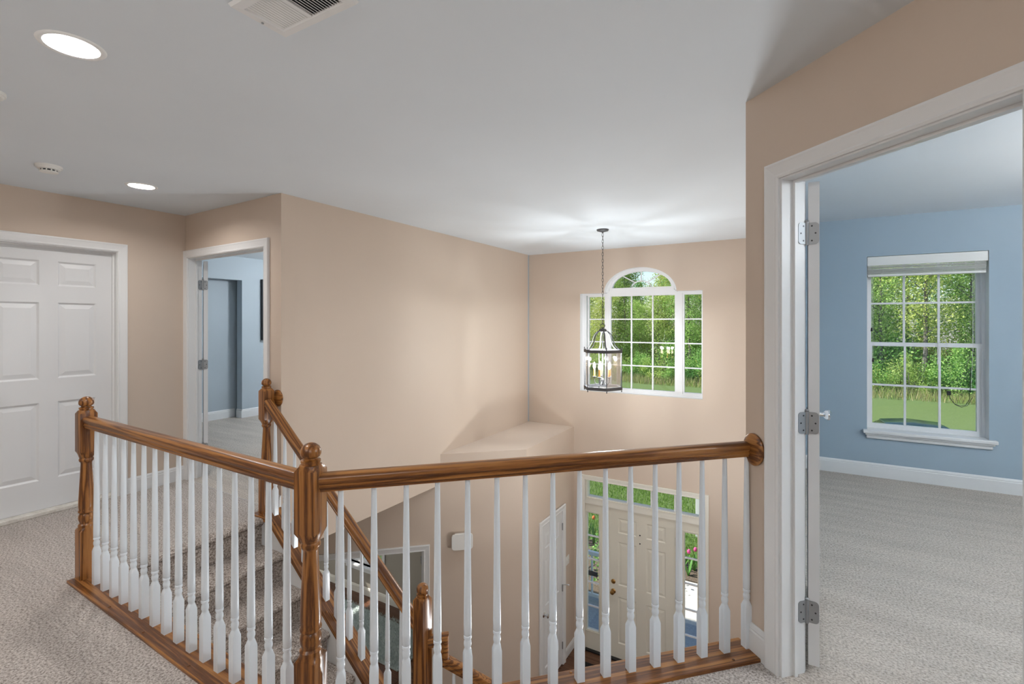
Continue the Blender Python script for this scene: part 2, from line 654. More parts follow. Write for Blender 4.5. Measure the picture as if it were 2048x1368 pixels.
# --- ceiling, with round holes for the recessed lamps
CANS = [(-2.235, 0.715), (-4.10, 1.705), (-3.9, -0.6)]
HS = 0.12; HR = 0.083
CX0, CX1, CY0, CY1 = -8.4, 3.6, -1.7, 6.6
mb = MB()
xs = sorted({CX0, CX1, *[c[0] - HS for c in CANS], *[c[0] + HS for c in CANS]})
ys = sorted({CY0, CY1, *[c[1] - HS for c in CANS], *[c[1] + HS for c in CANS]})
for i in range(len(xs) - 1):
    for j in range(len(ys) - 1):
        cx = (xs[i] + xs[i + 1]) / 2; cy = (ys[j] + ys[j + 1]) / 2
        hit = [c for c in CANS if abs(cx - c[0]) < HS and abs(cy - c[1]) < HS]
        if not hit:
            mb.box(xs[i], xs[i + 1], ys[j], ys[j + 1], ZC, ZC + 0.15)
            continue
        c = hit[0]
        # one ring plate per lamp, added once per cell: clip by building it only for the first cell met
        if (xs[i], ys[j]) == (min(x for x in xs if x >= c[0] - HS - 1e-9), min(y for y in ys if y >= c[1] - HS - 1e-9)):
            n = 40
            v = []
            for k in range(n):
                a = 2 * PI * k / n
                q = HS / max(abs(math.cos(a)), abs(math.sin(a)))
                v.append((c[0] + q * math.cos(a), c[1] + q * math.sin(a), ZC))
                v.append((c[0] + HR * math.cos(a), c[1] + HR * math.sin(a), ZC))
                v.append((c[0] + HR * math.cos(a), c[1] + HR * math.sin(a), ZC + 0.15))
            f = []
            for k in range(n):
                b = ((k + 1) % n) * 3; a = k * 3
                f.append((a, a + 1, b + 1, b)); f.append((a + 1, a + 2, b + 2, b + 1))
            mb.add(v, f)
ceiling = mb.build('ceiling', CEIL, fix=False)
tag(ceiling, 'plain pale grey ceiling over the hall and foyer', 'ceiling', 'structure')
roof = MB(); roof.box(CX0, CX1, CY0, CY1, ZC + 0.32, ZC + 0.36)
tag(roof.build('roof_deck', DARK), 'flat deck above the ceiling of the house', 'roof', 'structure')

# --- walls
RZ_RET = math.atan2(C_RET[1] - C_LEFT[1], C_RET[0] - C_LEFT[0])
RZ_D2 = -PI / 4
RZ_LD = math.atan2(BOXB[1] - BOXA[1], BOXB[0] - BOXA[0])
LDL = (Vector(BOXB) - Vector(BOXA)).length
ld = Vector((math.cos(RZ_LD), math.sin(RZ_LD)))

# hall left wall with the closed six panel door (s measured from y=-1.5)
wall('wall_left', (-4.9, -1.5), C_LEFT, 0, ZC, 0.12, 'tan hall wall with the closed white door', TAN, DOORW,
     [(1.022 + 1.5, 1.873 + 1.5, -0.01, 2.048)])
# return wall with the double doorway
RET_S0, RET_S1 = 0.052, 1.281
wall('wall_return', C_LEFT, C_RET, 0, ZC, 0.115, 'narrow tan wall with the doorway to the pale blue bedroom', TAN, PALEBLUE,
     [(RET_S0 - 0.008, RET_S1 + 0.02, -0.01, 2.052)])
# long stair wall over the open foyer
wall('wall_stair', (C_RET[0], C_RET[1] + 0.0), (-3.40, YW + 0.1), ZL, ZC, 0.12, 'long blank tan wall high above the foyer', TAN, PALEBLUE)
# front wall: arched window above, entry door below
def fx(x): return x - WALLF_X0
wf = wall('wall_front', (WALLF_X0, YW), (0.1, YW), ZF, ZC, WTH, 'tan foyer wall with the arched window and the entry door', TAN, WHITE,
     [(fx(-2.595), fx(-0.991), 0.508, AZ), (fx(AX - AR), fx(AX + AR), AZ, ZC), (fx(-2.535), fx(-0.975), ZF - 0.01, -0.70)], arc_fill)
# the white painted reveal of the arched window is part of the wall
wf.data.materials.append(WHITE)
for p in wf.data.polygons:
    c = p.center
    if abs(p.normal.y) < 0.5 and 0.4 < c.z < 2.3 and fx(-2.7) < c.x < fx(-0.9):
        p.material_index = 2
# wall between foyer and bedroom, seen end on
wall('wall_foyer_right', (-0.196, 2.45), (-0.196, YW), ZL, ZC, 0.115, 'foyer side wall of the blue bedroom', TAN, BLUE).rotation_euler = (0, 0, PI / 2)
o = bpy.data.objects['wall_foyer_right']
o.location = (-0.081, 2.45, 0)
for p in o.data.polygons:
    p.material_index = 1 if p.normal.y < -0.9 else 0
# diagonal wall with the bedroom door
DS0, DS1 = 0.190, 0.996
wall('wall_right', D0, D1p, 0, ZC, 0.115, 'diagonal tan wall with the open bedroom door', TAN, BLUE,
     [(DS0, DS1, -0.01, 2.050)])
wall('wall_hall_end', (1.9, 0.36), (1.9, -1.5), 0, ZC, 0.12, 'tan wall closing the end of the hall', TAN)
wall('wall_back', (1.9, -1.5), (-4.9, -1.5), 0, ZC, 0.12, 'tan hall wall behind the viewer', TAN)
# blue bedroom
W2X0, W2X1, W2Z0, W2Z1 = 0.578, 1.430, 0.440, 2.072
wall('wall_bedroom_front', (-0.1, YB), (3.4, YB), 0, ZC, 0.20, 'blue bedroom wall with the double hung window', BLUE, WHITE,
     [(W2X0 + 0.1, W2X1 + 0.1, W2Z0, W2Z1)])
wall('wall_bedroom_side', (3.3, 5.9), (3.3, 0.2), 0, ZC, 0.12, 'blue bedroom side wall out of sight', BLUE)
wall('wall_bedroom_back', (3.4, 0.33), (1.9, 0.33), 0, ZC, 0.1, 'blue bedroom back wall out of sight', BLUE)
# pale blue bedroom: wall with an opening into a recess
XM = -7.28
wall('wall_back_bedroom', (XM, 2.5), (XM, 6.4), 0, ZC, 0.13, 'pale blue wall with a square opening to a recess', PALEBLUE, None,
     [(0.3, 4.345 - 2.5, -0.01, 2.09)])
wall('wall_recess', (XM - 0.20, 2.4), (XM - 0.20, 4.9), 0, ZC, 0.1, 'pale blue wall inside the recess', PALEBLUE)
wall('wall_back_bedroom_front', (-8.2, 6.3), (-3.4, 6.3), 0, ZC, 0.12, 'pale blue front wall of the bedroom out of sight', PALEBLUE, None,
     [(1.6, 2.6, 0.5, 2.0), (3.2, 4.2, 0.5, 2.0)])
wall('wall_back_bedroom_rear', (-4.96, 2.44), (-8.3, 2.44), 0, ZC, 0.1, 'pale blue rear wall of the bedroom out of sight', PALEBLUE)
# downstairs: diagonal wall with a cased opening, running on as the face of the closet box
LL = (Vector(BOXA) - Vector(LD)).length
p_ld = Vector(BOXA) - ld * 2.45
S_A = 2.45
OP0, OP1 = S_A - 1.75, S_A - 0.178
wall('wall_lower_diagonal', p_ld, Vector(BOXA) + ld * 0.0, ZF, ZL, 0.115, 'tan downstairs wall with a cased opening to the side room', TAN, TAUPE,
     [(OP0, OP1, ZF - 0.01, -1.055)])
wall('wall_closet_face', BOXA, BOXB, ZF, -0.008, 0.1, 'angled tan face of the closet below the plant ledge', TAN)
CD0, CD1 = 5.318, 5.918
wall('wall_closet_side', BOXB, BOXC, ZF, -0.008, 0.1, 'tan closet side wall with the narrow white door', TAN, None,
     [(CD0 - 0.018 - BOXB[1], CD1 + 0.018 - BOXB[1], ZF - 0.01, -1.03)])
mb = MB(); mb.prism([(BOXA[0] + .004, BOXA[1] + .010), (BOXB[0] - .003, BOXB[1] + .004), (BOXC[0] - .003, YW - .001), (-3.399, YW - .001)], -0.05, -0.0065)
tag(mb.build('plant_ledge', paint('ledge_paint', (0.74, 0.63, 0.54), 0.6)), 'flat painted ledge on top of the foyer closet', 'ledge', 'structure')
wall('wall_room_front', (-8.4, 5.79), (-3.3, 5.79), ZF, ZL, 0.14, 'taupe side room wall with a window', TAUPE, WHITE,
     [(8.4 - 6.62, 8.4 - 5.82, -2.60, -1.05)])
wall('wall_room_left', (-8.3, 0.3), (-8.3, 6.0), ZF, ZL, 0.1, 'taupe side room wall out of sight', TAUPE)
wall('wall_room_back', (-3.4, 2.46), (-8.4, 2.46), ZF, ZL, 0.1, 'taupe wall below the hall', TAUPE)
# walls around the stair below the hall floor
wall('wall_under_guard', (far_corner[0], far_corner[1] - 0.02), (-3.5, 1.23), ZF, ZL, 0.1, 'tan stairwell wall below the long guard rail', TAN)
wall('wall_under_front_guard', (-0.2, 2.45), (far_corner[0], far_corner[1] - 0.02), ZF, ZL, 0.1, 'tan stairwell wall below the front guard rail', TAN)
wall('wall_foyer_end', (0.9, 6.4), (0.9, 2.3), ZF, ZL, 0.1, 'outer foyer wall out of sight', TAN)
wall('wall_front_lower', (0.1, YW), (1.0, YW), ZF, ZL, WTH, 'plain tan piece of front wall beside the entry', TAN)
wall('wall_foyer_rear', (0.95, 2.36), (-0.2, 2.36), ZF, ZL, 0.1, 'tan foyer wall behind the lower flight', TAN)

# --- baseboards
baseboard('baseboard_left', (-4.9, 1.853 + 0.07), (-4.9, 2.389), 0, 'white baseboard between the closed door and the corner')
baseboard('baseboard_return', (C_LEFT[0] + (RET_S1 + 0.07) * math.cos(RZ_RET), C_LEFT[1] + (RET_S1 + 0.07) * math.sin(RZ_RET)), C_RET, 0,
          'short white baseboard beside the double doorway')
baseboard('baseboard_right', D0, (D0[0] + S2 * 0.135, D0[1] - S2 * 0.135), 0, 'short white baseboard at the free edge of the diagonal wall')
baseboard('baseboard_bedroom', (-0.08, YB), (3.3, YB), 0, 'white baseboard below the bedroom window')
baseboard('baseboard_back_bedroom', (XM, 4.345), (XM, 6.3), 0, 'white baseboard right of the square opening')
baseboard('baseboard_recess', (XM - 0.20, 2.5), (XM - 0.20, 4.345), 0, 'white baseboard inside the recess')
baseboard('baseboard_recess_return', (XM - 0.13, 4.345), (XM + 0.015, 4.345), 0, 'white baseboard on the side of the square opening')
baseboard('baseboard_room', (-8.3, 5.79), (-3.4, 5.79), ZF, 'cream baseboard below the side room window', CREAMT)
baseboard('baseboard_closet', (BOXC[0] - 0.003, CD1 + 0.07), (BOXC[0], YW), ZF, 'white baseboard beside the closet door')
baseboard('baseboard_closet_face', BOXA, BOXB, ZF, 'white baseboard on the angled closet face')
# ------------------------------------------------------------------ doors
ROWS = [(.25, .84), (1.02, 1.605), (1.735, 1.925)]


def round_plate(w, h, r, side):
    """2-D outline (x,z) of a hinge plate; the outer corners are rounded"""
    pts = []
    def corner(cx, cz, a0):
        for k in range(5):
            a = a0 + k * PI / 8
            pts.append((cx + r * math.cos(a), cz + r * math.sin(a)))
    if side > 0:
        pts.append((0, -h / 2)); corner(w - r, -h / 2 + r, -PI / 2); corner(w - r, h / 2 - r, 0); pts.append((0, h / 2))
    else:
        pts.append((0, h / 2)); corner(-w + r, h / 2 - r, PI / 2); corner(-w + r, -h / 2 + r, PI); pts.append((0, -h / 2))
    return pts


def slab_xz(mb, pts, y0, y1):
    n = len(pts)
    v = [(x, y0, z) for x, z in pts] + [(x, y1, z) for x, z in pts]
    f = [tuple(range(n)), tuple(range(2 * n - 1, n - 1, -1))]
    f += [(i, n + i, n + (i + 1) % n, (i + 1) % n) for i in range(n)]
    return mb.add(v, f)


def six_panel(parent, w, h, t, mat, rows=ROWS, stile=0.112, mid=0.108, name='door_leaf', z0=0.012, loc=(0, 0, 0), rz=0.0, x0=0.0, yc=0.0):
    """leaf in the local XZ plane from x0, thickness t centred on yc; six raised panels as sub-parts"""
    mb = MB()
    pw = (w - 2 * stile - mid) / 2
    cols = [(x0 + stile, x0 + stile + pw), (x0 + w - stile - pw, x0 + w - stile)]
    ya, yb = yc - t / 2, yc + t / 2
    mb.box(x0, cols[0][0], ya, yb, z0, h)
    mb.box(cols[0][1], cols[1][0], ya, yb, z0, h)
    mb.box(cols[1][1], x0 + w, ya, yb, z0, h)
    zr = [z0] + [q for r in rows for q in r] + [h]
    for c in cols:
        for k in range(0, len(zr), 2):
            mb.box(c[0], c[1], ya, yb, zr[k], zr[k + 1])
    leaf = mb.build(name, mat, parent, loc, rz, fix=False)
    for c in cols:
        for r in rows:
            m2 = MB()
            d = 0.011
            m2.box(c[0], c[1], ya + d, yb - d, r[0], r[1])
            for s, y in ((-1, ya), (1, yb)):
                # sticking (moulded edge) and raised field
                fr = [(c[0], r[0]), (c[1], r[0]), (c[1], r[1]), (c[0], r[1])]
                i = 0.012
                inn = [(c[0] + i, r[0] + i), (c[1] - i, r[0] + i), (c[1] - i, r[1] - i), (c[0] + i, r[1] - i)]
                v = [(x, y, z) for x, z in fr] + [(x, y - s * d, z) for x, z in inn]
                f = [(k, (k + 1) % 4, 4 + (k + 1) % 4, 4 + k) for k in range(4)]
                if s > 0:
                    f = [q[::-1] for q in f]
                m2.add(v, f)
                g = 0.016
                m2.frustum(c[0] + g, c[1] - g, r[0] + g, r[1] - g, y - s * d, y - s * 0.003, 0.030)
            m2.build('panel', mat, leaf, fix=False)
    return leaf


def hinge(parent, loc, rz_jamb, rz_door, mat, w=0.040, h=0.089):
    """open butt hinge: one plate along rz_jamb, one along rz_door, knuckles between"""
    e = MB()
    e.lathe([(0.0075, -h / 2 - 0.004), (0.0075, h / 2 + 0.004)], 12)
    for k in range(1, 5):
        z = -h / 2 + k * h / 5
        e.lathe([(0.0079, z - 0.0008), (0.0079, z + 0.0008)], 12)
    e.lathe([(0.006, h / 2 + 0.004), (0.009, h / 2 + 0.007), (0.004, h / 2 + 0.012)], 12)
    hg = e.build('hinge', mat, parent, loc)
    for rz in (rz_jamb, rz_door):
        p = MB()
        slab_xz(p, round_plate(w, h, 0.014, 1), -0.0015, 0.0015)
        pl = p.build('hinge_plate', mat, hg, (0, 0, 0), rz)
        # screw heads show as dark dots; they belong to the plate
        m = MB()
        for x, z in ((w * .42, h * .34), (w * .72, 0), (w * .42, -h * .34)):
            for s in (-1, 1):
                m.lathe([(0.0035, s * 0.0014), (0.0035, s * 0.0022)], 10, (x, z), True, 'y')
        pl.data.materials.append(BLACK)
        b = len(pl.data.polygons)
        bm = bmesh.new(); bm.from_mesh(pl.data)
        t = bpy.data.meshes.new('t'); t.from_pydata(m.v, [], m.f); bm.from_mesh(t)
        bm.to_mesh(pl.data); bm.free(); bpy.data.meshes.remove(t)
        for i, q in enumerate(pl.data.polygons):
            if i >= b:
                q.material_index = 1
    return hg


def knob(parent, x, z, yface, s, mat, name='knob'):
    """round door knob standing off a face in direction s (local y)"""
    k = MB()
    pr = [(0.032, 0), (0.033, 0.004), (0.026, 0.010), (0.012, 0.014), (0.011, 0.032), (0.022, 0.040), (0.028, 0.052), (0.026, 0.062), (0.014, 0.067), (0.002, 0.068)]
    k.lathe([(r, yface + s * hh) for r, hh in pr], 20, (x, z), True, 'y')
    return k.build(name, mat, parent)


def jamb(parent, s0, s1, z0, zt, th, depth0=0.0, stop=None, mat=None):
    """door frame lining an opening: faces at s0, s1 and zt"""
    m = MB()
    t = 0.014
    m.box(s0 - t, s0, depth0, th, z0, zt + t)
    m.box(s1, s1 + t, depth0, th, z0, zt + t)
    m.box(s0, s1, depth0, th, zt, zt + t)
    if stop:
        a, b = stop
        m.box(s0, s0 + 0.011, a, b, z0, zt)
        m.box(s1 - 0.011, s1, a, b, z0, zt)
        m.box(s0 + 0.011, s1 - 0.011, a, b, zt - 0.011, zt)
    return m.build('jamb', mat or WHITE, parent)


# --- door_1: closed six panel door in the hall's left wall (local x = world Y + 1.5)
d1 = empty('door_1', (-4.9, -1.5, 0), PI / 2)
tag(d1, 'closed white six panel door in the tan hall wall', 'door', 'structure')
jamb(d1, 2.537, 3.358, 0, 2.033, 0.12, 0, (0.045, 0.06))
l1 = six_panel(d1, 0.813, 2.029, 0.035, DOORW, x0=2.541, yc=0.0785, z0=0.03)
kn1 = knob(d1, 2.541 + 0.06, 0.95, 0.061, -1, STEEL)
casing('casing', (0, 0), 0, 2.532, 3.363, 0, 2.040, '', WHITE, d1)
m = MB(); m.box(2.53, 3.365, -0.012, 0.11, 0, 0.028)
m.build('threshold', MARBLE, d1, bevel=0.004)

# --- door_2: double doorway to the pale blue bedroom, left leaf folded back
d2 = empty('door_2', (C_LEFT[0], C_LEFT[1], 0), RZ_RET)
tag(d2, 'white cased double doorway to the pale blue bedroom with its leaf folded back', 'door', 'structure')
jamb(d2, RET_S0 + 0.008, RET_S1 + 0.004, 0, 2.038, 0.115, 0, (0.06, 0.075))
casing('casing', (0, 0), 0, RET_S0 + 0.002, RET_S1, 0, 2.045, '', WHITE, d2)
HP = (RET_S0 + 0.014, 0.121)
TH2 = math.radians(155.2)
six_panel(d2, 0.605, 2.03, 0.035, DOORW, loc=(HP[0], HP[1], 0), rz=TH2, x0=0.003, yc=-0.0225, z0=0.02)
for z in (1.803, 1.055, 0.27):
    hinge(d2, (HP[0], HP[1], z), -PI / 2 - 0.02, TH2 - PI / 2, STEEL)

# --- door_3: bedroom door in the diagonal wall, standing wide open
d3 = empty('door_3', (D0[0], D0[1], 0), RZ_D2)
tag(d3, 'white bedroom door standing wide open in the diagonal wall, seen on edge', 'door', 'structure')
jamb(d3, 0.205, 0.981, 0, 2.036, 0.115, 0, (0.055, 0.07))
casing('casing', (0, 0), 0, 0.196, 0.988, 0, 2.043, '', WHITE, d3)
# bedroom side casing
bc = casing('casing', (1.186, 0.115), PI, 0.198, 0.988, 0, 2.043, '', WHITE, d3)
HP3 = (0.207, 0.123)
TH3 = math.radians(134.3)
leaf3 = six_panel(d3, 0.76, 2.032, 0.040, DOORW, loc=(HP3[0], HP3[1], 0), rz=TH3, x0=0.004, yc=-0.025, z0=0.035)
for s in (-1, 1):
    knob(leaf3, 0.70, 0.965, -0.025 + s * 0.020, s, CHROME)
for z in (1.820, 1.037, 0.257):
    hinge(d3, (HP3[0], HP3[1], z), -PI / 2, TH3 - PI / 2, STEEL, 0.043)

# --- door_4: front entry with sidelights and transom (local x = world X)
d4 = empty('door_4', (0, YW, 0), 0)
tag(d4, 'cream front entry door with grid sidelights and a long transom', 'door', 'structure')
ZT = -0.70
m = MB()
# frame members; glass rectangles are left open
GZ0, GZ1 = -0.952, -0.722                        # transom glass
SX = [(-2.512, -2.340), (-1.214, -1.058)]        # sidelight glass
SZ0, SZ1 = -2.800, -1.182
E0, E1 = -2.535, -0.975
m.box(E0, E1, 0.02, 0.12, GZ1, ZT)
m.box(E0, -2.500, 0.02, 0.12, GZ0, GZ1)
m.box(-1.020, E1, 0.02, 0.12, GZ0, GZ1)
m.box(E0, E1, 0.02, 0.12, -1.048, GZ0)
m.box(-2.230, -2.197, 0.02, 0.12, ZF, -1.048)
m.box(-1.318, -1.285, 0.02, 0.12, ZF, -1.048)
m.build('entry_frame', CREAMT, d4)
for k, (a, b) in enumerate(SX):
    lo, hi = ((E0, -2.230), (-1.285, E1))[k]
    m = MB()
    m.box(lo, a, 0.045, 0.10, ZF + 0.02, -1.048); m.box(b, hi, 0.045, 0.10, ZF + 0.02, -1.048)
    m.box(a, b, 0.045, 0.10, ZF + 0.02, SZ0); m.box(a, b, 0.045, 0.10, SZ1, -1.048)
    # raised bead round the glass
    m.sweep([(b + .012, SZ0 - .012), (a - .012, SZ0 - .012), (a - .012, SZ1 + .012), (b + .012, SZ1 + .012), (b + .012, SZ0 - .012)],
            [(0, -0.05), (0, -0.036), (0.012, -0.036), (0.012, -0.05)], ends=False)
    sl = m.build('sidelight', CREAM, d4)
    g = MB(); g.box(a, b, 0.070, 0.074, SZ0, SZ1); g.build('pane', GLASS, sl)
    for j in range(1, 5):
        z = SZ0 + (SZ1 - SZ0) * j / 5
        g = MB(); g.box(a, b, 0.062, 0.082, z - 0.009, z + 0.009); g.build('glazing_bar', VINYL, sl)
tr = MB()
tr.sweep([(-1.012, GZ0 - .008), (-2.508, GZ0 - .008), (-2.508, GZ1 + .008), (-1.012, GZ1 + .008), (-1.012, GZ0 - .008)],
         [(0, -0.03), (0, -0.012), (0.012, -0.012), (0.012, -0.03)], ends=False)
tro = tr.build('transom', CREAM, d4)
xs5 = [-2.500, -2.236, -1.940, -1.628, -1.330, -1.020]
for j in range(5):
    g = MB(); g.box(xs5[j] + .004, xs5[j + 1] - .004, 0.070, 0.074, GZ0, GZ1); g.build('pane', GLASS, tro)
    if j:
        g = MB(); g.box(xs5[j] - 0.009, xs5[j] + 0.009, 0.05, 0.09, GZ0, GZ1); g.build('glazing_bar', VINYL, tro)
leaf4 = six_panel(d4, 0.876, -1.056, 0.045, CREAM, [(ZF + a, ZF + b) for a, b in ((.22, .84), (1.0, 1.58), (1.70, 1.90))],
                  0.125, 0.13, x0=-2.196, yc=0.075, z0=ZF + 0.02)
knob(d4, -2.135, -2.175, 0.053, -1, BRASS)
k = MB(); k.lathe([(0.03, 0.053), (0.03, 0.045), (0.022, 0.040), (0.010, 0.036), (0.009, 0.028)], 18, (-2.135, -2.045), True, 'y')
k.build('deadbolt', BRASS, d4)
for z in (-1.348, -1.458):
    k = MB(); k.lathe([(0.009, 0.053), (0.009, 0.049), (0.004, 0.047)], 12, (-1.775, z), True, 'y'); k.build('peephole', BLACK, d4)
for z in (-1.323, -2.078, -2.85):
    k = MB(); k.lathe([(0.008, z - 0.05), (0.008, z + 0.05)], 10, (-1.318, 0.045)); k.build('hinge', STEEL, d4)
k = MB(); k.box(-2.53, -0.98, 0.0, 0.12, ZF - 0.004, ZF + 0.018); k.build('sill', BLACK, d4)
casing('casing', (0, 0), 0, -2.522, -0.987, ZF, -0.717, '', CREAMT, d4)

# --- door_5: closet door beside the entry (local x = world Y)
d5 = empty('door_5', (BOXB[0], 0, 0), PI / 2)
tag(d5, 'narrow white closet door beside the entry', 'door', 'structure')
jamb(d5, CD0 - 0.004, CD1 + 0.004, ZF, -1.044, 0.1, 0)
six_panel(d5, CD1 - CD0, -1.047, 0.035, DOORW, [(ZF + a, ZF + b) for a, b in ROWS], 0.10, 0.09, x0=CD0, yc=0.0225, z0=ZF + 0.015)
casing('casing', (0, 0), 0, CD0 - 0.008, CD1 + 0.008, ZF, -1.037, '', WHITE, d5)
knob(d5, CD0 + 0.06, -2.14, 0.005, -1, CHROME)
for z in (-1.25, -2.06, -2.82):
    k = MB(); k.lathe([(0.008, z - 0.045), (0.008, z + 0.045)], 10, (CD1 - 0.002, -0.004)); k.build('hinge', STEEL, d5)
# hinge pin stop, the little lever on the middle hinge
k = MB(); k.tube([(CD1, -0.006, -2.02), (CD1 + 0.01, -0.03, -2.015), (CD1 + 0.02, -0.07, -2.01)], 0.006, 8)
k.lathe([(0.010, -0.085), (0.011, -0.07)], 10, (CD1 + 0.02, -2.01), True, 'y')
k.build('hinge_stop', CHROME, d5)

# --- door_6: cased opening to the side room downstairs
d6 = empty('door_6', (p_ld.x, p_ld.y, 0), RZ_LD)
tag(d6, 'wide white cased opening to the side room downstairs', 'doorway', 'structure')
casing('casing', (0, 0), 0, OP0, OP1, ZF, -1.057, '', WHITE, d6)
jamb(d6, OP0 + 0.006, OP1 - 0.006, ZF, -1.062, 0.115, 0, (0.06, 0.075))
hinge(d6, (OP1 - 0.012, 0.118, -1.22), -PI / 2, PI * 0.62, STEEL)
# ------------------------------------------------------------------ turned posts, rails
def loft(rings, seg=24):
    """rings = (kind, half size, z); 's' square section, 'c' round section"""
    mb = MB()
    v = []
    for kind, r, z in rings:
        for k in range(seg):
            a = 2 * PI * (k + 0.0) / seg
            q = r / max(abs(math.cos(a)), abs(math.sin(a))) if kind == 's' else r
            v.append((q * math.cos(a), q * math.sin(a), z))
    f, sm = [], []
    for i in range(len(rings) - 1):
        s = rings[i][0] == 'c' and rings[i + 1][0] == 'c'
        for k in range(seg):
            k2 = (k + 1) % seg
            f.append((i * seg + k, i * seg + k2, (i + 1) * seg + k2, (i + 1) * seg + k)); sm.append(s)
    f.append(tuple(range(seg - 1, -1, -1))); sm.append(False)
    b = (len(rings) - 1) * seg
    f.append(tuple(b + k for k in range(seg))); sm.append(False)
    mb.v, mb.f, mb.sm = v, f, sm
    return mb


def baluster_mesh(h):
    w = 0.0162
    R = [('s', w, 0), ('s', w, .182), ('c', .0150, .200), ('c', .0128, .206), ('c', .0120, .210), ('c', .0142, .217), ('c', .0150, .225), ('c', .0138, .234),
         ('c', .0115, .240), ('c', .0118, .243), ('c', .0150, .245), ('c', .0154, .249), ('c', .0150, .254), ('c', .0128, .256), ('c', .0150, .259),
         ('c', .0152, .30), ('c', .0140, .42), ('c', .0115, h * .80), ('c', .0092, h)]
    return loft(R, 24).mesh('baluster', BALW)


NEWEL = [('s', .039, 0), ('s', .039, .283), ('c', .037, .299), ('c', .0365, .303), ('c', .0370, .313), ('c', .030, .321), ('c', .0305, .327), ('c', .0355, .342), ('c', .0360, .358),
         ('c', .0315, .373), ('c', .0285, .377), ('c', .0360, .383), ('c', .0370, .390), ('c', .0330, .397), ('c', .0355, .415), ('c', .0352, .44),
         ('c', .0320, .51), ('c', .0280, .59), ('c', .0250, .655), ('c', .0265, .664), ('c', .0320, .670), ('c', .0335, .680), ('c', .0300, .688), ('c', .0330, .695),
         ('s', .039, .727), ('s', .039, .938), ('c', .0365, .957), ('c', .0310, .959), ('c', .0310, .963), ('c', .0335, .967), ('c', .0332, .973), ('c', .0230, .977), ('c', .0220, .983)]
BALL = [('c', .0220, .980), ('c', .0300, .984), ('c', .0340, .991), ('c', .0350, .999), ('c', .0335, 1.010), ('c', .0275, 1.021), ('c', .0170, 1.029), ('c', .006, 1.0325), ('c', .0005, 1.033)]


def newel(parent, loc, rz, rings=NEWEL, ball=BALL, name='newel_post'):
    o = loft(rings, 24).build(name, OAKZ, parent, loc, rz, fix=False)
    loft(ball, 24).build('ball_cap', OAKZ, o, fix=False)
    return o


RAILP = [(0, .020), (.009, .0215), (.0125, .0260), (.0175, .0260), (.0205, .0225), (.025, .0222), (.029, .0275), (.036, .0305), (.046, .0308), (.054, .0285), (.0595, .021), (.0630, .009)]
RAILP = RAILP + [(a, -b) for a, b in RAILP[::-1]]


def rail(name, p0, p1, parent, up=0.0):
    """straight handrail; p0, p1 = underside centre points"""
    p0 = Vector(p0); p1 = Vector(p1)
    d = p1 - p0
    mb = MB()
    mb.sweep([(0, 0), (d.length, 0)], RAILP, True)
    o = mb.build(name, OAKX, parent, p0)
    o.rotation_euler = (0, -math.atan2(d.z, math.hypot(d.x, d.y)), math.atan2(d.y, d.x))
    return o


def shoe(name, poly, z0, z1, rz, parent, org):
    """flat oak plate given by a world polygon; grain along rz"""
    c, s = math.cos(-rz), math.sin(-rz)
    pts = [((x - org[0]) * c - (y - org[1]) * s, (x - org[0]) * s + (y - org[1]) * c) for x, y in poly]
    mb = MB(); mb.prism(pts, z0, z1)
    return mb.build(name, OAKX, parent, (org[0], org[1], 0), rz, bevel=0.004)


def plug(parent, loc):
    k = MB(); k.lathe([(0.007, 0.0), (0.007, 0.003), (0.005, 0.006), (0.001, 0.007)], 12)
    return k.build('plug', OAKZ, parent, loc)


# --- landing guard: long run, corner newel, front run, wall rosette
guard = empty('landing_balustrade', (BX, BY, 0))
tag(guard, 'oak and white balustrade guarding the upstairs landing, with two newels and a wall rosette', 'balustrade')
G = lambda x, y, z=0: (x - BX, y - BY, z)           # children sit relative to the corner newel
ZS = 0.014                                           # top of the oak shoe
a0 = math.atan(-0.0277)
newel(guard, G(-3.476, GL(-3.476), 0), a0)
newel(guard, (0, 0, -0.05 + 0.05), math.radians(21.5))
rail('handrail', G(-3.45, GL(-3.45), 0.862), (0, 0, 0.862), guard)
xE = (2.226 - 2.587) / 2; yE = xE + 2.587
rail('handrail', (0, 0, 0.862), G(xE - 0.004, yE - 0.004, 0.862), guard)
nx = -1.4258; ny = 1.042; qx = -1.4842; qy = 1.1958
shoe('shoe_rail', [G(-3.515, 1.100)[:2], G(nx, ny)[:2], G(qx, qy)[:2], G(-3.515, 1.252)[:2]], -0.03, ZS, a0, guard, (0, 0))
shoe('shoe_rail', [G(nx, ny)[:2], G(-0.121, 2.347)[:2], G(-0.213, 2.439)[:2], G(-0.229, 2.451)[:2], G(qx, qy)[:2]], -0.03, ZS, PI / 4, guard, (0, 0))
bal_me = baluster_mesh(0.853)
for k in range(16):
    x = -3.331 + 0.1152 * k
    put('baluster', bal_me, guard, G(x, GL(x), ZS), (0, 0, a0))
for k in range(16):
    x = -0.191 - 0.0804 * (15 - k)
    put('baluster', bal_me, guard, G(x, x + 2.588, ZS), (0, 0, PI / 4))
for x in (-3.0, -2.62, -2.2, -1.8):
    plug(guard, G(x, GL(x) - 0.055, ZS - 0.003))
for t, o_ in ((-1.02, 2.50), (-0.66, 2.51), (-0.232, 2.505), (-0.30, 2.655), (-0.80, 2.655)):
    plug(guard, G(t, t + o_, ZS - 0.003))
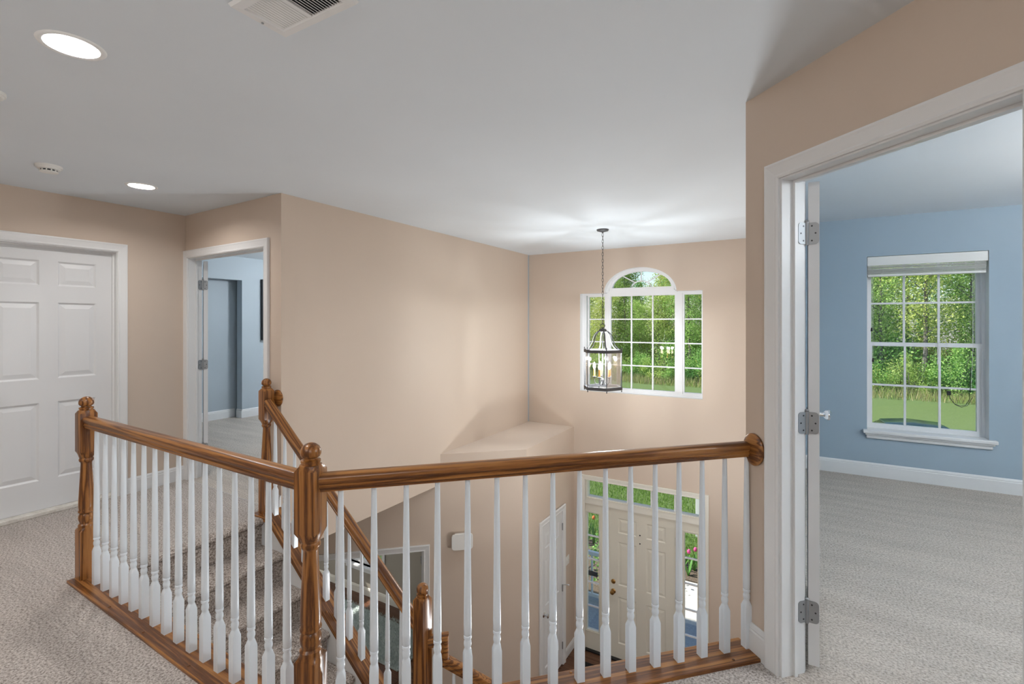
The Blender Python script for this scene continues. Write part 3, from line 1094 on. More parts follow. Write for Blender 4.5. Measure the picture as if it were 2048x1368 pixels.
# rosette on the diagonal wall
r = MB()
prof = [(0.0, -0.001), (0.066, -0.001), (0.070, 0.004), (0.070, 0.010), (0.064, 0.015), (0.058, 0.017), (0.05, 0.021), (0.02, 0.022), (0.001, 0.022)]
seg = 40
vv = []
for rr_, h in prof[1:]:
    for k in range(seg):
        a = 2 * PI * k / seg
        vv.append((rr_ * 0.86 * math.cos(a), -h, rr_ * math.sin(a)))
ff = []
for i in range(len(prof) - 2):
    for k in range(seg):
        ff.append((i * seg + k, i * seg + (k + 1) % seg, (i + 1) * seg + (k + 1) % seg, (i + 1) * seg + k))
ff.append(tuple((len(prof) - 2) * seg + k for k in range(seg)))
r.add(vv, ff, True)
ros = r.build('rosette', OAKX, guard, G(D0[0] + S2 * 0.055, D0[1] - S2 * 0.055, 0.897), RZ_D2)

# ------------------------------------------------------------------ staircase
RISE, RUN = 0.195, 0.247
AST = -0.0277
st = empty('staircase', (-3.48, 2.262, 0), AST)
tag(st, 'carpeted stair running down from the hall beside the white stringer', 'staircase')
Y0s, Y1s = -1.03, -0.068


def step_mb(u, z, back, w0, w1, h=RISE):
    r_ = 0.022
    P = [(u - back, z - h), (u - back, z), (u - r_, z)]
    for k in range(1, 7):
        a = PI / 2 - k * PI / 6 * 0.95
        P.append((u - r_ + r_ * math.cos(a), z - r_ + r_ * math.sin(a)))
    P += [(u - 0.012, z - 0.046), (u - 0.030, z - 0.056), (u - 0.032, z - h)]
    n = len(P)
    m = MB()
    v = [(x, w0, zz) for x, zz in P] + [(x, w1, zz) for x, zz in P]
    f = [tuple(range(n)), tuple(range(2 * n - 1, n - 1, -1))] + [(i, n + i, n + (i + 1) % n, (i + 1) % n) for i in range(n)]
    m.add(v, f, False)
    return m


for k in range(0, 6):
    back = 0.07 if k == 0 else RUN + 0.035
    s = step_mb(0.09 + RUN * k, -RISE * k + (0.003 if k == 0 else 0), back, Y0s, Y1s).build('step', CARP_S, st)
# landing where the stair turns
lz = -6 * RISE
def stl(p):          # world xy -> stair local
    x, y = p[0] + 3.48, p[1] - 2.262
    c, s = math.cos(-AST), math.sin(-AST)
    return (x * c - y * s, x * s + y * c)
LN = (-1.90, 2.215)
mb = MB(); mb.prism([stl(p) for p in ((-2.22, 1.235), (-1.52, 1.20), (-1.19, 1.51), (-1.90, 2.215), (-2.22, 2.225))], lz - 0.2, lz)
mb.build('stair_landing', CARP_S, st)
# closed stringer on the foyer side, white, with a cap moulding
SL = 0.785
zt = lambda u: 0.020 - SL * (u - 0.152)              # top of the oak plate on the stringer
def band(u0, u1, t0, t1, w0, w1):
    P = [(u0, zt(u0) - t1), (u1, zt(u1) - t1), (u1, zt(u1) - t0), (u0, zt(u0) - t0)]
    m = MB(); v = [(x, w0, z) for x, z in P] + [(x, w1, z) for x, z in P]
    m.add(v, [(0, 1, 2, 3), (7, 6, 5, 4), (0, 4, 5, 1), (1, 5, 6, 2), (2, 6, 7, 3), (3, 7, 4, 0)])
    return m
band(0.118, 1.56, 0.026, 0.40, -0.066, 0.040).build('stringer', WHITE, st)
band(0.125, 1.55, 0.026, 0.046, -0.076, -0.066).build('stringer_moulding', WHITE, st)
band(0.125, 1.55, 0.046, 0.060, -0.071, -0.066).build('stringer_moulding', WHITE, st)
# lower flight, parallel to the front guard
fl = empty('lower_staircase', (LN[0], LN[1], 0), PI / 4)
tag(fl, 'lower carpeted flight running from the turn down to the foyer', 'staircase')
for k in range(1, 10):
    step_mb(0.02 + RUN * k, lz - RISE * k, RUN + 0.035, -1.0, -0.05).build('step', CARP_S, fl)
m = MB()
P = [(0.0, lz + 0.12), (2.3, lz + 0.12 - 2.3 * 0.77), (2.3, ZF), (0.0, ZF)]
v = [(x, -0.05, z) for x, z in P] + [(x, 0.05, z) for x, z in P]
m.add(v, [(0, 1, 2, 3), (7, 6, 5, 4), (0, 4, 5, 1), (1, 5, 6, 2), (2, 6, 7, 3), (3, 7, 4, 0)])
m.build('stringer', WHITE, fl)

# stair balustrade
sb = empty('stair_balustrade', (-3.48, 2.262, 0), AST)
tag(sb, 'oak and white balustrade sloping down the stair on the foyer side', 'balustrade')
newel(sb, (0.0, 0.004, -0.006), 0)
m = MB(); m.box(-0.075, 0.11, -0.075, 0.05, -0.02, 0.010); m.build('newel_plate', OAKX, sb, bevel=0.003)
# sloping oak plate under the balusters
L = 1.47 / math.cos(math.atan(SL))
m = MB(); m.box(0, L, -0.080, 0.056, -0.026, 0.0)
pl = m.build('shoe_rail', OAKX, sb, (0.105, 0, zt(0.105)), bevel=0.004)
pl.rotation_euler = (0, math.atan(SL), 0)
rz_ = lambda u: 0.806 - 0.782 * (u - 0.04)           # underside of the sloping handrail
rail('handrail', (0.015, -0.008, rz_(0.015)), (1.565, -0.008, rz_(1.565)), sb)
sb_me = baluster_mesh(0.715)
for k in range(12):
    u = 0.136 + 0.1165 * k
    put('baluster', sb_me, sb, (u, -0.010, zt(u) - 0.010))
for u in (0.20, 0.78, 0.66):
    p = plug(sb, (u, -0.055, zt(u) - 0.002)); p.rotation_euler = (0, math.atan(SL), 0)
# short level rail from the top newel to the wall, with its rosette
rail('handrail', (0.0, 0.02, 0.84), (0.0025, 0.085, 0.84), sb)
r = MB(); r.lathe([(0.060, 0.0), (0.064, -0.004), (0.064, -0.010), (0.056, -0.016), (0.030, -0.020), (0.001, -0.020)], 32, (0, 0), True, 'y')
r.build('rosette', OAKX, sb, (0.040, 0.077, 0.872))
# bottom newel: tall plain block under the ball
nl = [('s', .039, 0), ('s', .039, .20), ('c', .036, .215), ('c', .030, .235), ('c', .036, .25), ('c', .028, .36), ('c', .026, .40), ('c', .034, .42), ('s', .039, .455),
      ('s', .039, .995), ('c', .037, 1.012), ('c', .031, 1.014), ('c', .031, 1.020), ('c', .0335, 1.024), ('c', .0332, 1.030), ('c', .0230, 1.034), ('c', .0220, 1.040)]
bl = [(k_, r_, z_ + 0.056) for k_, r_, z_ in BALL]
u, w = stl(LN)
newel(sb, (u, w, lz), 0, nl, bl)

# lower flight balustrade with the gooseneck handrail
lb = empty('lower_balustrade', (LN[0], LN[1], 0), PI / 4)
tag(lb, 'oak gooseneck handrail with white balusters on the lower flight', 'balustrade')
m = MB()
m.sweep([(0.028, -0.459), (0.092, -0.459), (0.092, -0.566), (1.95, -0.566 - 0.74 * 1.858)], RAILP, False)
m.build('handrail', OAKX, lb)
for x in (0.070, 0.115):
    plug(lb, (x, -0.004, -0.397))
lb_me = baluster_mesh(0.66)
for k in range(14):
    u = 0.185 + 0.1165 * k
    put('baluster', lb_me, lb, (u, 0, -0.575 - 0.74 * (u - 0.092) - 0.655))
# ------------------------------------------------------------------ window_1: arched triple window over the entry
w1 = empty('window_1', (0, YW, 0))
tag(w1, 'white triple window with a half round sunburst head above the entry', 'window', 'structure')
FY0, FY1 = 0.085, 0.145
ZB, ZTp = 0.508, 1.847
m = MB()
for a, b in ((-2.595, -2.535), (-2.258, -2.205), (-1.322, -1.245), (-1.005, -0.991)):
    m.box(a, b, FY0, FY1, ZB, ZTp)
m.box(-2.534, -1.006, FY0 + .001, FY1 - .001, ZB + .001, 0.545)
m.box(-2.534, -1.006, FY0 + .001, FY1 - .001, 1.822, ZTp - .001)
m.box(AX - 0.425, AX + 0.425, FY0 + .002, FY1 - .002, ZTp - .004, 1.915)
m.box(AX - 0.462, AX + 0.462, FY0 + .003, FY1 - .003, ZTp - .005, 1.859)
m.box(AX - 0.445, AX + 0.445, FY0 + .004, FY1 - .004, 1.850, 1.872)
m.box(-2.595, -0.991, FY0 - 0.02, FY0 - .001, ZB + .001, ZB + 0.018)
n = 32
v, f = [], []
for i in range(n + 1):
    a = PI - PI * i / n
    o_ = (AX + AR * math.cos(a), AZ + AH * math.sin(a)); q = (AX + 0.388 * math.cos(a), 1.912 + 0.212 * math.sin(a))
    md = (AX + 0.435 * math.cos(a), 1.875 + 0.272 * math.sin(a))
    v += [(o_[0], FY0, o_[1]), (md[0], FY0, md[1]), (md[0], FY0 + 0.015, md[1]), (q[0], FY0 + 0.015, q[1]), (q[0], FY1, q[1]), (o_[0], FY1, o_[1])]
for i in range(n):
    for j in range(6):
        j2 = (j + 1) % 6
        f.append((i * 6 + j, i * 6 + j2, (i + 1) * 6 + j2, (i + 1) * 6 + j))
m.add(v, f)
m.build('window_frame', VINYL, w1)
lights = [(-2.500, -2.275, 1), (-2.186, -1.341, 3), (-1.224, -1.018, 1)]
GB, GT = 0.566, 1.803
for a, b, nc in lights:
    s = MB()
    t = 0.021
    s.box(a - t, a, 0.095, 0.135, GB - t, GT + t); s.box(b, b + min(t, 0.013 if b > -1.1 else t), 0.095, 0.135, GB - t, GT + t)
    s.box(a, b, 0.095, 0.135, GB - t, GB); s.box(a, b, 0.095, 0.135, GT, GT + t)
    so = s.build('sash', VINYL, w1)
    for c in range(nc):
        for r_ in range(4):
            xa = a + (b - a) * c / nc; xb = a + (b - a) * (c + 1) / nc
            za = GB + (GT - GB) * r_ / 4; zb = GB + (GT - GB) * (r_ + 1) / 4
            g = MB(); g.box(xa, xb, 0.112, 0.116, za, zb); g.build('pane', GLASS, so)
    for c in range(1, nc):
        x = a + (b - a) * c / nc
        g = MB(); g.box(x - 0.009, x + 0.009, 0.104, 0.124, GB, GT); g.build('glazing_bar', VINYL, so)
    for r_ in range(1, 4):
        z = GB + (GT - GB) * r_ / 4
        g = MB(); g.box(a, b, 0.105, 0.123, z - 0.008, z + 0.008); g.build('glazing_bar', VINYL, so)
# half round light
s = MB(); pts = [(AX + 0.392 * math.cos(PI * i / n), 1.912 + 0.216 * math.sin(PI * i / n)) for i in range(n + 1)]
slab_xz(s, pts, 0.112, 0.116)
s.build('pane', GLASS, w1)
hub = [(AX + 0.125 * math.cos(PI * i / 16), 0.114, 1.915 + 0.085 * math.sin(PI * i / 16)) for i in range(17)]
g = MB(); g.tube(hub, 0.008, 6); g.build('glazing_bar', VINYL, w1)
for a in (PI * 0.28, PI * 0.5, PI * 0.72):
    g = MB(); g.tube([(AX + 0.125 * math.cos(a), 0.114, 1.915 + 0.085 * math.sin(a)), (AX + 0.385 * math.cos(a), 0.114, 1.913 + 0.208 * math.sin(a))], 0.008, 6)
    g.build('glazing_bar', VINYL, w1)

# ------------------------------------------------------------------ window_2: bedroom double hung window
for nm, (xa, xb, za, zb) in (('wall_bedroom_front', (W2X0, W2X1, W2Z0, W2Z1)),):
    o = bpy.data.objects[nm]
    o.data.materials.append(WHITE)
    for p in o.data.polygons:
        c = p.center
        if abs(p.normal.y) < 0.5 and xa - 0.02 < c.x - 0.1 < xb + 0.02 and za - 0.02 < c.z < zb + 0.02:
            p.material_index = 2


def double_hung(name, loc, x0, x1, z0, z1, zm, label, nrow=2, ncol=3, dy=0.11, mw=0.0085):
    w = empty(name, loc)
    tag(w, label, 'window', 'structure')
    m = MB()
    fw_ = 0.022
    m.box(x0, x0 + fw_, dy - 0.01, dy + 0.085, z0, z1); m.box(x1 - fw_, x1, dy - 0.01, dy + 0.085, z0, z1)
    m.box(x0 + fw_, x1 - fw_, dy - 0.01, dy + 0.085, z0, z0 + 0.02); m.box(x0 + fw_, x1 - fw_, dy - 0.01, dy + 0.085, z1 - 0.02, z1)
    m.build('window_frame', VINYL, w)
    for nm, za, zb, y, st_ in (('lower_sash', z0 + 0.02, zm + 0.015, dy, 0.030), ('upper_sash', zm - 0.022, z1 - 0.02, dy + 0.04, 0.026)):
        xa, xb = x0 + fw_, x1 - fw_
        s = MB()
        s.box(xa, xa + st_, y, y + 0.035, za, zb); s.box(xb - st_, xb, y, y + 0.035, za, zb)
        s.box(xa + st_, xb - st_, y, y + 0.035, za, za + 0.036); s.box(xa + st_, xb - st_, y, y + 0.035, zb - 0.036, zb)
        so = s.build(nm, VINYL, w)
        ga, gb, ha, hb = xa + st_, xb - st_, za + 0.036, zb - 0.036
        for c in range(ncol):
            for r_ in range(nrow):
                g = MB(); g.box(ga + (gb - ga) * c / ncol, ga + (gb - ga) * (c + 1) / ncol, y + 0.016, y + 0.020, ha + (hb - ha) * r_ / nrow, ha + (hb - ha) * (r_ + 1) / nrow)
                g.build('pane', GLASS, so)
        for c in range(1, ncol):
            x = ga + (gb - ga) * c / ncol
            g = MB(); g.box(x - mw, x + mw, y + 0.010, y + 0.026, ha, hb); g.build('glazing_bar', VINYL, so)
        for r_ in range(1, nrow):
            z = ha + (hb - ha) * r_ / nrow
            g = MB(); g.box(ga, gb, y + 0.011, y + 0.025, z - mw, z + mw); g.build('glazing_bar', VINYL, so)
    return w

w2 = double_hung('window_2', (0, YB, 0), W2X0 + 0.0, W2X1, W2Z0 - 0.010, 2.06, 1.248, 'white double hung grid window in the blue bedroom wall')
m = MB()
m.box(0.5785, 1.4295, -0.01, 0.112, 0.42, 0.4435)
m.box(0.545, 1.478, -0.055, -0.001, 0.412, 0.4435)
m.box(0.560, 1.463, -0.040, 0.0, 0.395, 0.412)
m.box(0.572, 1.452, -0.022, 0.0, 0.362, 0.395)
m.build('window_sill', WHITE, w2, bevel=0.006)

# blind pulled right up
bl_ = empty('window_blind', (0, YB, 0))
tag(bl_, 'white slatted blind gathered up under its valance on the bedroom window', 'blind')
m = MB(); m.box(0.580, 1.424, -0.004, 0.012, 1.984, 2.068)
m.box(0.580, 0.592, 0.012, 0.06, 1.984, 2.068); m.box(1.412, 1.424, 0.012, 0.06, 1.984, 2.068)
m.build('valance', PLASTIC, bl_, bevel=0.003)
sm = MB(); sm.box(-0.415, 0.415, -0.025, 0.025, -0.0015, 0.0015)
sme = sm.mesh('slat', PLASTIC)
for k in range(12):
    put('slat', sme, bl_, (1.001 + random.uniform(-.003, .003), 0.036 + random.uniform(-.003, .003), 1.908 + 0.0074 * k), (random.uniform(-.06, .06), random.uniform(-.004, .004), 0))
m = MB(); m.box(0.586, 1.416, 0.010, 0.062, 1.882, 1.903); m.build('bottom_rail', PLASTIC, bl_, bevel=0.004)
for x in (0.70, 0.99, 1.28):
    m = MB()
    for s in range(9):
        z = 1.905 + 0.009 * s
        m.tube([(x + random.uniform(-.02, .0), 0.008, z), (x, 0.002, z + random.uniform(-.004, .004)), (x + random.uniform(0, .02), 0.008, z + 0.002)], 0.0016, 5)
    m.build('ladder_cord', PLASTIC, bl_)
for x, z, zt_ in ((0.618, 1.385, 1.40), (0.628, 1.095, 1.11)):
    m = MB(); m.tube([(x, 0.05, 1.90), (x + 0.002, 0.055, zt_)], 0.0012, 5); c_ = m.build('lift_cord', PLASTIC, bl_)
    m = MB(); m.lathe([(0.003, z + 0.018), (0.006, z + 0.012), (0.0095, z - 0.016), (0.0085, z - 0.018)], 10, (x + 0.002, 0.055)); m.build('tassel', BLACK, bl_)
m = MB(); m.tube([(1.335, 0.05, 1.90), (1.338, 0.055, 1.2), (1.330, 0.060, 0.86)], 0.0012, 5)
m.build('lift_cord', PLASTIC, bl_)
m = MB(); m.tube([(1.345, 0.05, 1.90), (1.342, 0.055, 1.2)], 0.0012, 5); m.build('lift_cord', PLASTIC, bl_)
cw = MB()
cw.tube([(1.112, 0.095, 1.10), (1.108, 0.092, 1.20), (1.112, 0.090, 1.262), (1.135, 0.088, 1.288), (1.165, 0.090, 1.280), (1.180, 0.094, 1.245)], 0.003, 7)
cw.lathe([(0.002, 1.115), (0.008, 1.10), (0.008, 1.075), (0.003, 1.07)], 10, (1.112, 0.095))
tag(cw.build('sash_cable', PLASTIC, None, (0, YB, 0)), 'thin white cable hooked over the meeting rail of the bedroom window', 'cable')
ck = MB()
ck.tube([(1.186, 0.09, 0.80), (1.196, 0.088, 0.765), (1.225, 0.086, 0.722), (1.265, 0.085, 0.705), (1.300, 0.086, 0.718), (1.322, 0.088, 0.765), (1.330, 0.09, 0.85), (1.332, 0.092, 1.05)], 0.0028, 7)
ck.tube([(1.225, 0.089, 0.718), (1.27, 0.088, 0.695), (1.31, 0.088, 0.712), (1.345, 0.09, 0.79)], 0.0022, 6)
ck.box(1.172, 1.198, 0.078, 0.102, 0.797, 0.835)
tag(ck.build('power_cord', BLACK, None, (0, YB, 0), bevel=0.002), 'looped black cord with a plug hanging in the bedroom window', 'cord')

# window_3: side room window downstairs; window_4 and 5 light the pale blue bedroom
w3 = double_hung('window_3', (0, 5.79, 0), -6.62, -5.82, -2.60, -1.05, -1.82, 'white window in the side room downstairs', 2, 2, 0.06)
m = MB(); m.box(-6.68, -5.76, -0.06, 0.06, -2.63, -2.60); m.box(-6.65, -5.79, -0.02, 0.0, -2.70, -2.63)
m.build('window_sill', WHITE, w3, bevel=0.005)
casing('casing', (0, 0), 0, -6.63, -5.81, -2.60, -1.04, '', WHITE, w3)
double_hung('window_4', (0, 6.3, 0), -6.6, -5.6, 0.5, 2.0, 1.25, 'white window of the pale blue bedroom nearer the recess', 2, 3, 0.03)
double_hung('window_5', (0, 6.3, 0), -5.0, -4.0, 0.5, 2.0, 1.25, 'white window of the pale blue bedroom nearer the stair wall', 2, 3, 0.03)

# ------------------------------------------------------------------ fixtures
def can_light(i, x, y, label):
    c = empty('recessed_light', (x, y, ZC))
    tag(c, label, 'ceiling light', None, 'recessed hall lights')
    m = MB()
    pr = [(0.074, 0.004), (0.078, -0.003), (0.086, -0.0055), (0.094, -0.004), (0.098, 0.0005)]
    seg = 48
    v, f = [], []
    for r_, h in pr:
        for k in range(seg):
            a = 2 * PI * k / seg
            v.append((r_ * math.cos(a), r_ * math.sin(a), h))
    for a in range(len(pr) - 1):
        for k in range(seg):
            f.append((a * seg + k, a * seg + (k + 1) % seg, (a + 1) * seg + (k + 1) % seg, (a + 1) * seg + k))
    m.add(v, f, True); m.build('trim_ring', CANW, c)
    m = MB(); v, f = [], []
    for r_, h in ((0.075, 0.003), (0.078, 0.02), (0.076, 0.12)):
        for k in range(seg):
            a = 2 * PI * k / seg
            v.append((r_ * math.cos(a), r_ * math.sin(a), h))
    for a in range(2):
        for k in range(seg):
            f.append((a * seg + k, a * seg + (k + 1) % seg, (a + 1) * seg + (k + 1) % seg, (a + 1) * seg + k))
    f.append(tuple(2 * seg + k for k in range(seg)))
    m.add(v, f, True); m.build('reflector', CANW, c)
    m = MB(); m.lathe([(0.060, 0.075), (0.062, 0.06), (0.052, 0.042), (0.030, 0.034), (0.002, 0.032)], 32); m.build('bulb', LENS, c)
    L_ = bpy.data.lights.new('lamp', 'AREA'); L_.shape = 'DISK'; L_.size = 0.13; L_.energy = LAMP['can']; L_.color = (1.0, 0.97, 0.94)
    lo = bpy.data.objects.new('lamp', L_); COL.objects.link(lo); lo.parent = c; lo.location = (0, 0, 0.028)
    return c
LB = ['lit recessed ceiling light near the air vent', 'lit recessed ceiling light in front of the double doorway', 'added unseen recessed ceiling light by the rear hall wall']  # the last one is added behind the camera for extra hall light
for i, (x, y) in enumerate(CANS):
    can_light(i, x, y, LB[i])

# air register
vt = empty('ceiling_vent', (0, 0, ZC))
tag(vt, 'white ceiling air register with two banks of louvres', 'vent')
X0, X1, Ya, Yb = -1.520, -1.163, 0.862, 1.062
m = MB()
b = 0.036
v = []
for (ins, z) in ((0, 0.0), (0.006, -0.010), (b - 0.004, -0.012), (b, -0.006), (b, 0.0)):
    v += [(X0 + ins, Ya + ins, z), (X1 - ins, Ya + ins, z), (X1 - ins, Yb - ins, z), (X0 + ins, Yb - ins, z)]
f = []
for r_ in range(4):
    for k in range(4):
        f.append((r_ * 4 + k, r_ * 4 + (k + 1) % 4, r_ * 4 + 4 + (k + 1) % 4, r_ * 4 + 4 + k))
m.add(v, f); m.build('register_frame', WHITE, vt)
m = MB(); m.box(X0 + b, X1 - b, Ya + b, Yb - b, -0.002, 0.0); m.build('duct_shade', DARK, vt)  # flat dark plate, its colour stands in for the shade behind the louvres
xm = (X0 + X1) / 2
m = MB(); m.box(xm - 0.004, xm + 0.004, Ya + b, Yb - b, -0.010, -0.001); m.build('centre_bar', WHITE, vt)
sl = MB(); sl.box(-0.0046, 0.0046, Ya + b, Yb - b, -0.0005, 0.0005)
sle = sl.mesh('louvre', WHITE)
nl_ = 12
for k in range(nl_):
    w_ = (xm - 0.006 - X0 - b) / nl_
    put('louvre', sle, vt, (X0 + b + w_ * (k + 0.5), 0, -0.0065), (0, math.radians(-4), 0))
    put('louvre', sle, vt, (xm + 0.006 + w_ * (k + 0.5), 0, -0.0065), (0, math.radians(30), 0))
m = MB(); m.lathe([(0.004, -0.0125), (0.004, -0.0145), (0.002, -0.0155)], 10, (X0 + 0.018, 0.965)); m.build('screw', STEEL, vt)

# smoke detectors
def detector(x, y, r_, label):
    d = empty('smoke_detector', (x, y, ZC))
    tag(d, label, 'smoke detector', None, 'ceiling smoke detectors')
    m = MB(); m.lathe([(r_, 0.0), (r_, -0.010), (r_ * .97, -0.014)], 36); m.build('base', PLASTIC, d)
    m = MB(); m.lathe([(r_ * .90, -0.013), (r_ * .86, -0.022), (r_ * .72, -0.026)], 36); m.build('cover', PLASTIC, d)
    m = MB(); m.lathe([(r_ * .62, -0.025), (r_ * .62, -0.036)], 24); m.build('sensor_chamber', DARK, d)
    for k in range(12):
        a = 2 * PI * k / 12
        m = MB(); m.box(r_ * .60, r_ * .70, -0.003, 0.003, -0.038, -0.024); o = m.build('rib', PLASTIC, d); o.rotation_euler = (0, 0, a)
    m = MB(); m.lathe([(r_ * .70, -0.036), (r_ * .68, -0.041), (r_ * .3, -0.044), (0.002, -0.044)], 30); m.build('cap', PLASTIC, d)
detector(-4.075, 1.19, 0.066, 'white round smoke detector beside the far recessed light')
detector(-2.985, 0.665, 0.066, 'white round smoke detector short of the hall wall')

# chandelier
CHX, CHY = -1.780, 4.973
ch = empty('chandelier', (CHX, CHY, ZC))
tag(ch, 'grey hexagonal glass lantern on a long chain in the foyer', 'chandelier')
H_ = lambda z: z - ZC
m = MB(); m.lathe([(0.064, 0), (0.064, H_(2.432)), (0.058, H_(2.424)), (0.030, H_(2.416)), (0.010, H_(2.410)), (0.006, H_(2.40))], 32); m.build('canopy', PEWTER, ch)
links = MB()
z = 2.403
k = 0
while z > 1.44:
    a = (k % 2) * PI / 2 + 0.5
    pts = []
    for q in range(12):
        t = 2 * PI * q / 12
        px = 0.0085 * math.cos(t); pz = 0.021 * math.sin(t)
        pts.append((px * math.cos(a), px * math.sin(a), H_(z - 0.02) + pz))
    links.tube(pts, 0.0024, 5, True, True)
    z -= 0.0345; k += 1
links.build('chain', PEWTER, ch)
m = MB(); m.tube([(0.022 * math.cos(2 * PI * q / 20), 0, H_(1.416) + 0.022 * math.sin(2 * PI * q / 20)) for q in range(20)], 0.0035, 7, True, True)
o = m.build('hanging_ring', PEWTER, ch); o.rotation_euler = (0, 0, 0.4)
m = MB(); m.lathe([(0.005, H_(1.396)), (0.010, H_(1.388)), (0.034, H_(1.380)), (0.042, H_(1.368)), (0.042, H_(1.354)), (0.034, H_(1.350))], 28); m.build('crown', PEWTER, ch)
R6 = 0.205
A6 = [math.radians(1 + 60 * k) for k in range(6)]
for a in A6:
    d = Vector((math.cos(a), math.sin(a)))
    pr = [(0.036, 1.362), (0.062, 1.352), (0.090, 1.325), (0.108, 1.288), (0.120, 1.245), (0.138, 1.205), (0.165, 1.178), (0.190, 1.166)]
    m = MB()
    n_ = Vector((-d.y, d.x))
    v, f = [], []
    for r_, z in pr:
        for (w_, t_) in ((-.0065, -.0025), (.0065, -.0025), (.0065, .0025), (-.0065, .0025)):
            v.append((d.x * (r_ + t_) + n_.x * w_, d.y * (r_ + t_) + n_.y * w_, H_(z + t_)))
    for i in range(len(pr) - 1):
        for j in range(4):
            f.append((i * 4 + j, i * 4 + (j + 1) % 4, i * 4 + 4 + (j + 1) % 4, i * 4 + 4 + j))
    f += [(0, 1, 2, 3), tuple(range(4 * len(pr) - 4, 4 * len(pr)))]
    m.add(v, f); m.build('strap', PEWTER, ch)
for nm, za, zb in (('top_ring', 1.132, 1.163), ('bottom_ring', 0.745, 0.777)):
    m = MB()
    v, f = [], []
    for a in A6:
        for r_, z in ((R6 + .008, za), (R6 + .008, zb), (R6 - .020, zb), (R6 - .020, za)):
            v.append((r_ * math.cos(a), r_ * math.sin(a), H_(z)))
    for i in range(6):
        for j in range(4):
            f.append((i * 4 + j, i * 4 + (j + 1) % 4, ((i + 1) % 6) * 4 + (j + 1) % 4, ((i + 1) % 6) * 4 + j))
    m.add(v, f); m.build(nm, PEWTER, ch)
for i, a in enumerate(A6):
    x, y = R6 * math.cos(a), R6 * math.sin(a)
    m = MB(); m.lathe([(0.0045, H_(0.735)), (0.0045, H_(1.17)), (0.0065, H_(1.175)), (0.0045, H_(1.186)), (0.001, H_(1.19))], 8, (x, y))
    m.lathe([(0.001, H_(0.722)), (0.0065, H_(0.730)), (0.0065, H_(0.738))], 8, (x, y)); m.build('post', PEWTER, ch)
    a2 = A6[(i + 1) % 6]
    r_ = R6 - 0.006
    g = MB(); p, q = (r_ * math.cos(a), r_ * math.sin(a)), (r_ * math.cos(a2), r_ * math.sin(a2))
    g.add([(p[0], p[1], H_(0.765)), (q[0], q[1], H_(0.765)), (q[0], q[1], H_(1.145)), (p[0], p[1], H_(1.145))], [(0, 1, 2, 3)])
    g.build('pane', LGLASS, ch)
m = MB(); m.lathe([(0.006, H_(1.352)), (0.006, H_(0.86)), (0.016, H_(0.85)), (0.020, H_(0.835)), (0.012, H_(0.815)), (0.016, H_(0.80)), (0.004, H_(0.785))], 14); m.build('stem', PEWTER, ch)
for k in range(5):
    a = 0.9 + 2 * PI * k / 5
    d = (math.cos(a), math.sin(a))
    pr = [(0.012, 0.835), (0.035, 0.800), (0.062, 0.792), (0.082, 0.808), (0.088, 0.840), (0.088, 0.866)]
    m = MB(); m.tube([(d[0] * r_, d[1] * r_, H_(z)) for r_, z in pr], 0.0045, 7)
    arm = m.build('arm', PEWTER, ch)
    cx, cy = 0.088 * d[0], 0.088 * d[1]
    m = MB(); m.lathe([(0.006, H_(0.862)), (0.020, H_(0.870)), (0.022, H_(0.876)), (0.010, H_(0.880))], 16, (cx, cy)); m.build('drip_pan', PEWTER, arm)
    m = MB(); m.lathe([(0.0105, H_(0.876)), (0.0105, H_(0.955)), (0.006, H_(0.958))], 14, (cx, cy)); m.build('candle_sleeve', SLEEVE, arm)
    m = MB(); m.lathe([(0.006, H_(0.956)), (0.011, H_(0.966)), (0.0145, H_(0.980)), (0.0125, H_(0.996)), (0.006, H_(1.015)), (0.001, H_(1.028))], 14, (cx, cy)); m.build('bulb', BULB, arm)
    L_ = bpy.data.lights.new('lamp', 'POINT'); L_.energy = LAMP['bulb']; L_.shadow_soft_size = 0.02; L_.color = (0.91, 0.965, 1.0)
    lo = bpy.data.objects.new('lamp', L_); COL.objects.link(lo); lo.parent = ch; lo.location = (cx, cy, H_(1.045))

# ceiling lights added out of view to brighten the hall and rooms
def flush(x, y, z, e, label):
    c = empty('fill_flush_light', (x, y, z))
    tag(c, label, 'ceiling light')
    m = MB(); m.lathe([(0.17, 0), (0.17, -0.02), (0.165, -0.03)], 32); m.build('base', STEEL, c)
    m = MB(); m.lathe([(0.16, -0.03), (0.155, -0.06), (0.12, -0.09), (0.06, -0.105), (0.002, -0.11)], 32); m.build('dome', LENS, c)
    L_ = bpy.data.lights.new('lamp', 'POINT'); L_.energy = e; L_.shadow_soft_size = 0.10; L_.color = (0.91, 0.965, 1.0)
    lo = bpy.data.objects.new('lamp', L_); COL.objects.link(lo); lo.parent = c; lo.location = (0, 0, -0.24)
flush(0.75, -0.95, ZC, LAMP['hall'], 'added unseen round ceiling light at the hall end')
flush(-1.6, -1.0, ZC, LAMP['hall'] * 0.7, 'added unseen round ceiling light of the rear hall')
flush(2.45, 2.6, ZC, LAMP['room'] * 1.3, 'added unseen round ceiling light of the blue bedroom')
flush(-5.7, 5.1, ZC, LAMP['room'] * 1.3, 'added unseen round ceiling light of the pale blue bedroom')
flush(-7.3, 3.3, ZL, LAMP['room'] * 1.3, 'added unseen round ceiling light of the side room downstairs')

